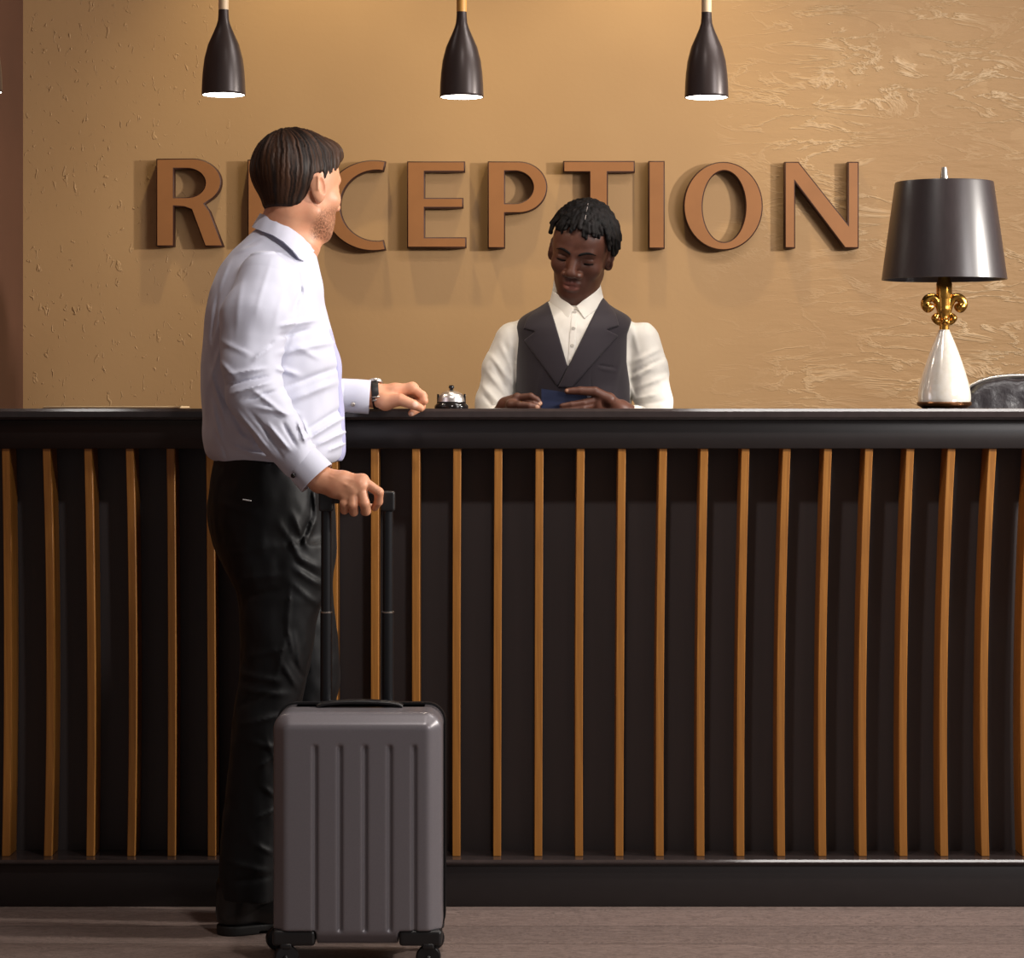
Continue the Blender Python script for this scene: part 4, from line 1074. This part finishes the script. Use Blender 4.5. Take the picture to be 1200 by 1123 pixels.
clerk = field_mesh('person', f, .0024, M_skin2, None, fine=.0018, zgrid=.009, zones=[(1.13, 1.23), (1.38, 1.72)], origin=clerk_o,
                   attrs={'beard': lambda p: np.zeros(len(p)), 'lip': lip2, 'nail': nearf([P(664, 457.5, HYc - .044), P(633, 473, HYc - .036), P(630, 475.5, HYc - .044), P(630, 477, HYc - .062)], .006)})
tag(clerk, 'receptionist in white shirt and charcoal waistcoat behind the counter, looking down at a booklet', 'person')
kid = lambda o, p=None: child(o, clerk)
def sub(o, p): o.parent = p; o.matrix_parent_inverse = Matrix.Identity(4); return o
def ry2(p): return .0022 * vnoise(p * np.array([26, 26, 18]) + 5) + .0012 * vnoise(p * 60)
# shirt
M_wshirt = cloth_mat('white_poplin', srgb(232, 228, 220), .65, .15, spec=.3)
f = F()
f.fn(loft(TB), (.165, YB, 1.1), .46, .02)
f.chain(CA, CAr, .012, k0=.022); f.chain(CB_, CBr, .012, k0=.022)
SC = [(596, 392, 600, 430, .003, .006), (585, 400, 603, 440, .0045, .006), (574, 415, 602, 452, .0045, .006), (578, 425, 596, 462, -.004, .005), (568, 432, 600, 470, .0045, .006), (563, 450, 590, 478, .004, .006), (566, 462, 580, 480, -.004, .004), (600, 430, 602, 470, .004, .004),
      (742, 425, 775, 408, .0045, .006), (740, 438, 782, 418, -.004, .005), (740, 445, 765, 430, .004, .005), (742, 456, 784, 440, .004, .006), (744, 468, 770, 462, .0045, .005), (745, 474, 785, 470, -.003, .005), (742, 385, 748, 415, .003, .005), (738, 448, 745, 470, .004, .004)]
folds(f, SC, .50, .56, .50); f.fn(ry2, (.165, YB, 1.25), .6, 0, 'd')
sht = kid(field_mesh('shirt', f, .0036, M_wshirt, None, zgrid=.0036, lo=(PX(545, YB), .3, .98), hi=(PX(805, YB), .75, PZ(330, YB)), smooth=1))
# button band and buttons
def prism(poly, y): return poly2([(PX(a, y), PZ(b, y)) for a, b in poly])
tbo = lambda off: loft(TB, off=off)
FY = .445
f = F(); pb = prism([(670, 358), (677.5, 358), (672, 432), (664, 432)], FY); t1 = tbo(.0022)
f.fn(lambda p: smax(smax(t1(p), pb(p), .001), p[:, 1] - .54, .001), (.16, .45, 1.33), .13, 0)
bb = kid(field_mesh('button_band', f, .0024, M_wshirt, None))
M_btn = simple('pearl_button', srgb(206, 200, 190), .3)
def front_y(x, z, off):
    t = tbo(off); lo, hi = .3, .55
    for _ in range(30):
        m = (lo + hi) / 2
        if t(np.array([[x, m, z]]))[0] > 0: lo = m
        else: hi = m
    return lo
for py in (366, 385, 405, 423):
    px = 674 - (py - 358) * .078; x, z = PX(px, FY), PZ(py, FY); y = front_y(x, z, .0022)
    sub(lathe('button', [(.0005, .0022), (.0042, .0022), (.0050, .0012), (.0050, 0)], M_btn, None, 20, c=(x, y, z), M=Matrix.Rotation(math.pi / 2, 3, 'X'), cap=False), bb)
# collar
CN = [(PZ(y, .54), (PX(a, .54) + PX(b, .54)) / 2, .545, (PX(b, .54) - PX(a, .54)) / 2, r) for y, a, b, r in
      [(326, 650, 702, .060), (340, 648, 704.5, .066), (352, 645, 707.5, .075), (366, 641, 712, .090), (382, 636, 718, .106)]]
leafL = prism([(640, 322), (647, 338.5), (673.5, 361.5), (663.5, 378), (643, 362), (638, 350)], .47)
leafR = prism([(710, 322), (705, 333.5), (674.5, 359.5), (684.5, 374.5), (708, 356), (714, 345)], .47)
cn = loft(CN, off=.0015); bk = prism([(630, 322), (720, 322), (720, 358), (630, 364)], .6)
f = F()
def collar_(p):
    m = np.where(p[:, 1] < .545, np.minimum(leafL(p), leafR(p)), bk(p))
    return smax(cn(p), m, .0015)
f.fn(collar_, (.165, .54, 1.42), .2, 0)
kid(field_mesh('collar', f, .0022, M_wshirt, None))
# waistcoat
M_vest = cloth_mat('charcoal_suiting', srgb(42, 35, 42), .75, .2, bump=.12); M_lapel = cloth_mat('charcoal_lapel', srgb(46, 39, 46), .7, .2, bump=.1)
outer = prism([(640, 342), (625, 358), (609, 371), (605, 380), (603.5, 400), (603, 440), (603, 640), (741, 640), (739, 450), (735, 424), (735.5, 392), (743, 371), (727, 358), (710, 338), (675, 330)], .47)
wedge = prism([(636, 325), (643, 352), (665, 430), (707, 346), (714, 320)], FY)
t2 = tbo(.0055); f = F()
def vest_(p):
    d = smax(t2(p), outer(p), .003); d = smax(d, PZ(620, .45) - p[:, 2], .004)
    return smax(d, -np.maximum(wedge(p), p[:, 1] - .56), .002)
f.fn(vest_, (.165, YB, 1.2), .34, 0)
folds(f, [(665, 430, 653, 454, -.004, .0016), (653, 452, 652, 560, -.003, .0015), (701, 428, 723, 431, -.003, .0018), (701, 432, 723, 435, .002, .003), (693, 430, 692, 478, -.0018, .0015), (640, 420, 625, 478, .0015, .006), (728, 420, 715, 478, .0015, .006)], .44, .55, FY)
vs = kid(field_mesh('waistcoat', f, .0030, M_vest, None, lo=(PX(596, YB), .40, PZ(624, .5)), hi=(PX(750, YB), .70, PZ(334, .5))))
for nm, poly, off in (('lapel', [(642.5, 352), (665, 430), (653, 453), (614, 398.5), (627, 388.5), (613.5, 384.5), (618, 372), (634, 357)], .0095),
                      ('lapel', [(707.5, 346), (653.5, 454), (670, 454.5), (725, 393), (711, 386.5), (726, 381.5), (722, 366), (713, 352)], .0105)):
    pp = prism(poly, FY - .005); t3 = tbo(off); f = F()
    f.fn(lambda p, pp=pp, t3=t3: smax(smax(smax(t3(p), pp(p), .0015), p[:, 1] - .535, .001), -tbo(.001)(p), .001), (PX(np.mean([q[0] for q in poly]), .44), .46, PZ(405, .44)), .16, 0)
    lp_ = field_mesh(nm, f, .0024, M_lapel, None); sub(lp_, vs)
# trousers and shoes, behind the counter
f = F(); f.fn(loft([(r[0], r[1], r[2], r[3] + .006, r[4] + .006) for r in TB if r[0] < 1.0]), (.165, YB, .86), .3, .02)
for lg in (LEG1, LEG2): f.chain(lg, [.088, .072, .062], .02)
kid(field_mesh('trousers', f, .009, M_trs, None))
for lg in (LEG1, LEG2):
    a = np.array(lg[-1]); f = F(); f.cap((a[0], a[1], .05), (a[0], a[1] - .15, .042), .042, .036, .02); f.cap((a[0], a[1], .05), (a[0], a[1], .09), .043, .043, .02); f.fn(lambda p: .003 - p[:, 2], a, .5, .003, 'i')
    kid(field_mesh('shoe', f, .007, M_shoe, None))
# hair: short twists falling from a centre parting
M_dread = hair_mat('black_twists', srgb(7, 6, 7), srgb(22, 18, 18), .75)
f = F(); hc = np.array([-.014, 0, .036]); hr = np.array([.1025, .0815, .0905])
f.ell(WR(*hc), (hr - .0065) * RS, .01, 'u', RR)
Tf2 = [-.13, -.06, -.035, -.022, .008, .022, .04, .056, .07, .082]; Tu2 = [-.05, -.05, -.03, .012, .016, .014, .036, .052, .064, .070]
f.fn(lambda p: (np.interp((((p - RO) / RS) @ RR)[:, 0], Tf2, Tu2) - (((p - RO) / RS) @ RR)[:, 2]) * RS, RO, .3, .006, 'i')
rng = random.Random(5)
def twist(a, th0, th1, lift=.0, r0=.0062, bend=0):
    pts = []; n = 9
    for i in range(n):
        t = th0 + (th1 - th0) * i / (n - 1); aa = a + bend * (i / (n - 1))**2
        d = np.array([math.sin(t) * math.cos(aa), math.sin(t) * math.sin(aa), math.cos(t)])
        q = hc + hr * d * (1.035 + .02 * math.sin(i * 2.1 + a * 9)) + np.array([0, 0, 0]) + d * lift * (i / (n - 1))**2
        pts.append(WR(*q))
    rr = [(r0 * (1 + .16 * math.sin(i * 2.6 + a * 5)) * (1 if i < n - 2 else .8)) * RS for i in range(n)]
    f.chain(pts, rr, .0007)
PI = math.pi
for i in range(44):
    a = -PI + 2 * PI * i / 44 + rng.uniform(-.04, .04); aa = abs(a)
    if aa < .5: th1 = rng.uniform(1.04, 1.20)
    elif aa < 1.0: th1 = rng.uniform(1.12, 1.28)
    elif aa < 1.7: th1 = rng.uniform(1.36, 1.56)
    else: th1 = rng.uniform(1.75, 2.0)
    twist(a, rng.uniform(.35, .6), th1, rng.uniform(.002, .009), rng.uniform(.0054, .0068), rng.uniform(-.12, .12))
for i in range(26):
    a = -PI + 2 * PI * i / 26 + rng.uniform(-.1, .1); twist(a, .05, rng.uniform(.7, 1.0), .003, .006, rng.uniform(-.15, .15))
for a, th in ((.22, 1.32), (.12, 1.26), (.42, 1.24), (-.30, 1.22), (-.62, 1.32), (.62, 1.30)): twist(a, .5, th, .004, .0052, .06)
for a in (.95, 1.15, 1.32, 1.5, 1.7, 1.9): twist(a, .6, rng.uniform(1.62, 1.86), .012, .0062, .05)
hr_o = kid(field_mesh('hair', f, .0021, M_dread, None, attrs={'strand': lambda p: .5 + .5 * vnoise(p * 70)}))
# light line of the parting
M_part = simple('silver_thread', srgb(150, 140, 136), .4)
pts = []
for t in np.linspace(.25, .92, 10):
    q = hc + hr * np.array([math.sin(t) * math.cos(.17), math.sin(t) * math.sin(.17), math.cos(t)]) * 1.11; pts.append(WR(*q))
sub(tube('hair_thread', pts, .0009, M_part, None, 6), hr_o)
# eyes, brows, lashes
for g in (-1, 1):
    ec = np.array([.0700, g * .0325, -.0040])
    e = kid(lathe('eye', [(.0005, -.0124 * RS)] + [(.0124 * RS * math.cos(a), .0124 * RS * math.sin(a)) for a in np.linspace(-1.5, 1.5, 16)] + [(.0005, .0124 * RS)], M_iris, None, 24, c=tuple(WR(*ec)), cap=False))
    pts = []; 
    for a in np.linspace(-1.25, 1.25, 13):
        el = -.34 - .10 * math.cos(a * 1.4); d = np.array([math.cos(el) * math.cos(a), math.cos(el) * math.sin(a), math.sin(el)])
        pts.append(WR(*(np.array([.0705, g * .0325, -.003]) + d * np.array([.0147, .0187, .0145]))))
    kid(tube('eyelash', pts, [.0008] + [.0019] * 11 + [.0008], M_dread, None, 6))
    pts = spline(BROWS[g], 4)
    kid(tube('eyebrow', pts, list(np.interp(np.linspace(0, 1, len(pts)), [0, .15, .6, 1], [.0018, .0032, .0030, .0008])), M_dread, None, 8))
# ring on his finger and watch strap edge
M_ring = simple('gold_ring', srgb(210, 160, 90), .2, 1.0)
kid(lathe('ring', [(.0100, -.002), (.0112, -.0015), (.0112, .0015), (.0100, .002), (.0100, -.002)], M_ring, None, 24, c=tuple(P(611, 475.2, HYc - .046)), M=Matrix.Rotation(math.pi / 2, 3, 'Y'), cap=False))
for pa, pb_, ra in ((CA[-2], CA[-1], .040), (CB_[-2], CB_[-1], .040)):
    a = np.array(pa) * .75 + np.array(pb_) * .25; d = Vector(np.array(pb_) - np.array(pa)).normalized(); x = Vector((0, 0, 1)).cross(d).normalized(); M = Matrix((x, d.cross(x), d)).transposed()
    kid(lathe('cuff', [(.030, 0), (ra - .003, 0), (ra - .002, .03), (ra - .004, .032), (.030, .032), (.030, 0)], M_wshirt, None, 40, c=tuple(a), M=M, cap=False))
# booklet
M_navy = simple('navy_booklet_cover', srgb(16, 27, 60), .5, nscale=60, namp=.1); M_pages = simple('booklet_pages', srgb(214, 206, 190), .7)
BYk = HYc - .018
bk_o = P(661, 500, BYk)
bkl = thing('passport_booklet', 'small navy blue booklet held upright in the receptionist\'s hands', 'booklet', tuple(bk_o))
tl_, tr_, br_, bl_ = P(634.5, 455.5, BYk), P(688, 464, BYk + .004), P(688, 497, BYk + .004), P(634.5, 494, BYk)
def slab(name, y0, y1, inset, mat):
    bm = bmesh.new(); c = (tl_ + tr_ + br_ + bl_) / 4; vs_ = []
    for y in (y0, y1):
        vs_.append([bm.verts.new(Vector(q + (c - q) * inset - bk_o) + Vector((0, y, 0))) for q in (tl_, tr_, br_, bl_)])
    bm.faces.new(vs_[0]); bm.faces.new(vs_[1][::-1])
    for k in range(4): bm.faces.new((vs_[0][k], vs_[0][(k + 1) % 4], vs_[1][(k + 1) % 4], vs_[1][k]))
    bmesh.ops.recalc_face_normals(bm, faces=bm.faces); bm_obj(name, bm, mat, bkl)
slab('front_cover', 0, .0008, 0, M_navy); slab('pages', .0008, .0042, .03, M_pages); slab('back_cover', .0042, .005, 0, M_navy)
# ================================================================== light
w = bpy.data.worlds.new('world'); scene.world = w; w.use_nodes = True
w.node_tree.nodes['Background'].inputs[0].default_value = (.85, .80, .80, 1); w.node_tree.nodes['Background'].inputs[1].default_value = .18
def area(name, loc, target, size, power, col, sy=None):
    l = bpy.data.lights.new(name, 'AREA'); l.energy = power; l.color = col; l.size = size
    if sy: l.shape = 'RECTANGLE'; l.size_y = sy
    o = bpy.data.objects.new(name, l); C.objects.link(o); o.location = loc
    o.rotation_euler = (Vector(target) - Vector(loc)).to_track_quat('-Z', 'Y').to_euler(); return o
def spot(name, loc, target, power, col, ang, blend=.5, soft=.03):
    l = bpy.data.lights.new(name, 'SPOT'); l.energy = power; l.color = col; l.spot_size = math.radians(ang); l.spot_blend = blend; l.shadow_soft_size = soft
    o = bpy.data.objects.new(name, l); C.objects.link(o); o.location = loc
    o.rotation_euler = (Vector(target) - Vector(loc)).to_track_quat('-Z', 'Y').to_euler(); return o
kl = area('key_light', (2.9, -.65, 2.0), (-.5, .45, 1.5), .14, 36, (1, .94, .87)); kl.data.spread = math.radians(105)
area('front_light', (4.0, -3.9, 2.7), (-.2, 0, 1.1), 1.2, 105, (1, .96, .95))
spot('ceiling_downlight', (.1, -1.6, 3.2), (.1, -1.2, 0), 90, (1, .93, .88), 110, .7, .07)
def strip(x, ln, power, y=-.10):
    l = area('ceiling_strip_light', (x, y, 3.22), (x, y, 0), ln, power, (1, .95, .91), .12); return l
strip(1.42, 1.7, 22); strip(-1.32, .2, 1.5); strip(1.62, 1.6, 16, -.60)
spot('wall_washer', (PX(372, 1.18), 1.18, 3.2), (PX(372, 1.3), 1.58, 1.2), 52, (1, .84, .50), 80, .9)
spot('wall_washer', (PX(752, 1.18), 1.18, 3.2), (PX(752, 1.3), 1.58, 1.2), 52, (1, .84, .50), 80, .9)
scene.view_settings.view_transform = 'Standard'; scene.view_settings.look = 'None'; scene.view_settings.gamma = 1; scene.view_settings.use_curve_mapping = False
scene.view_settings.exposure = 0.0
scene.cycles.max_bounces = 6
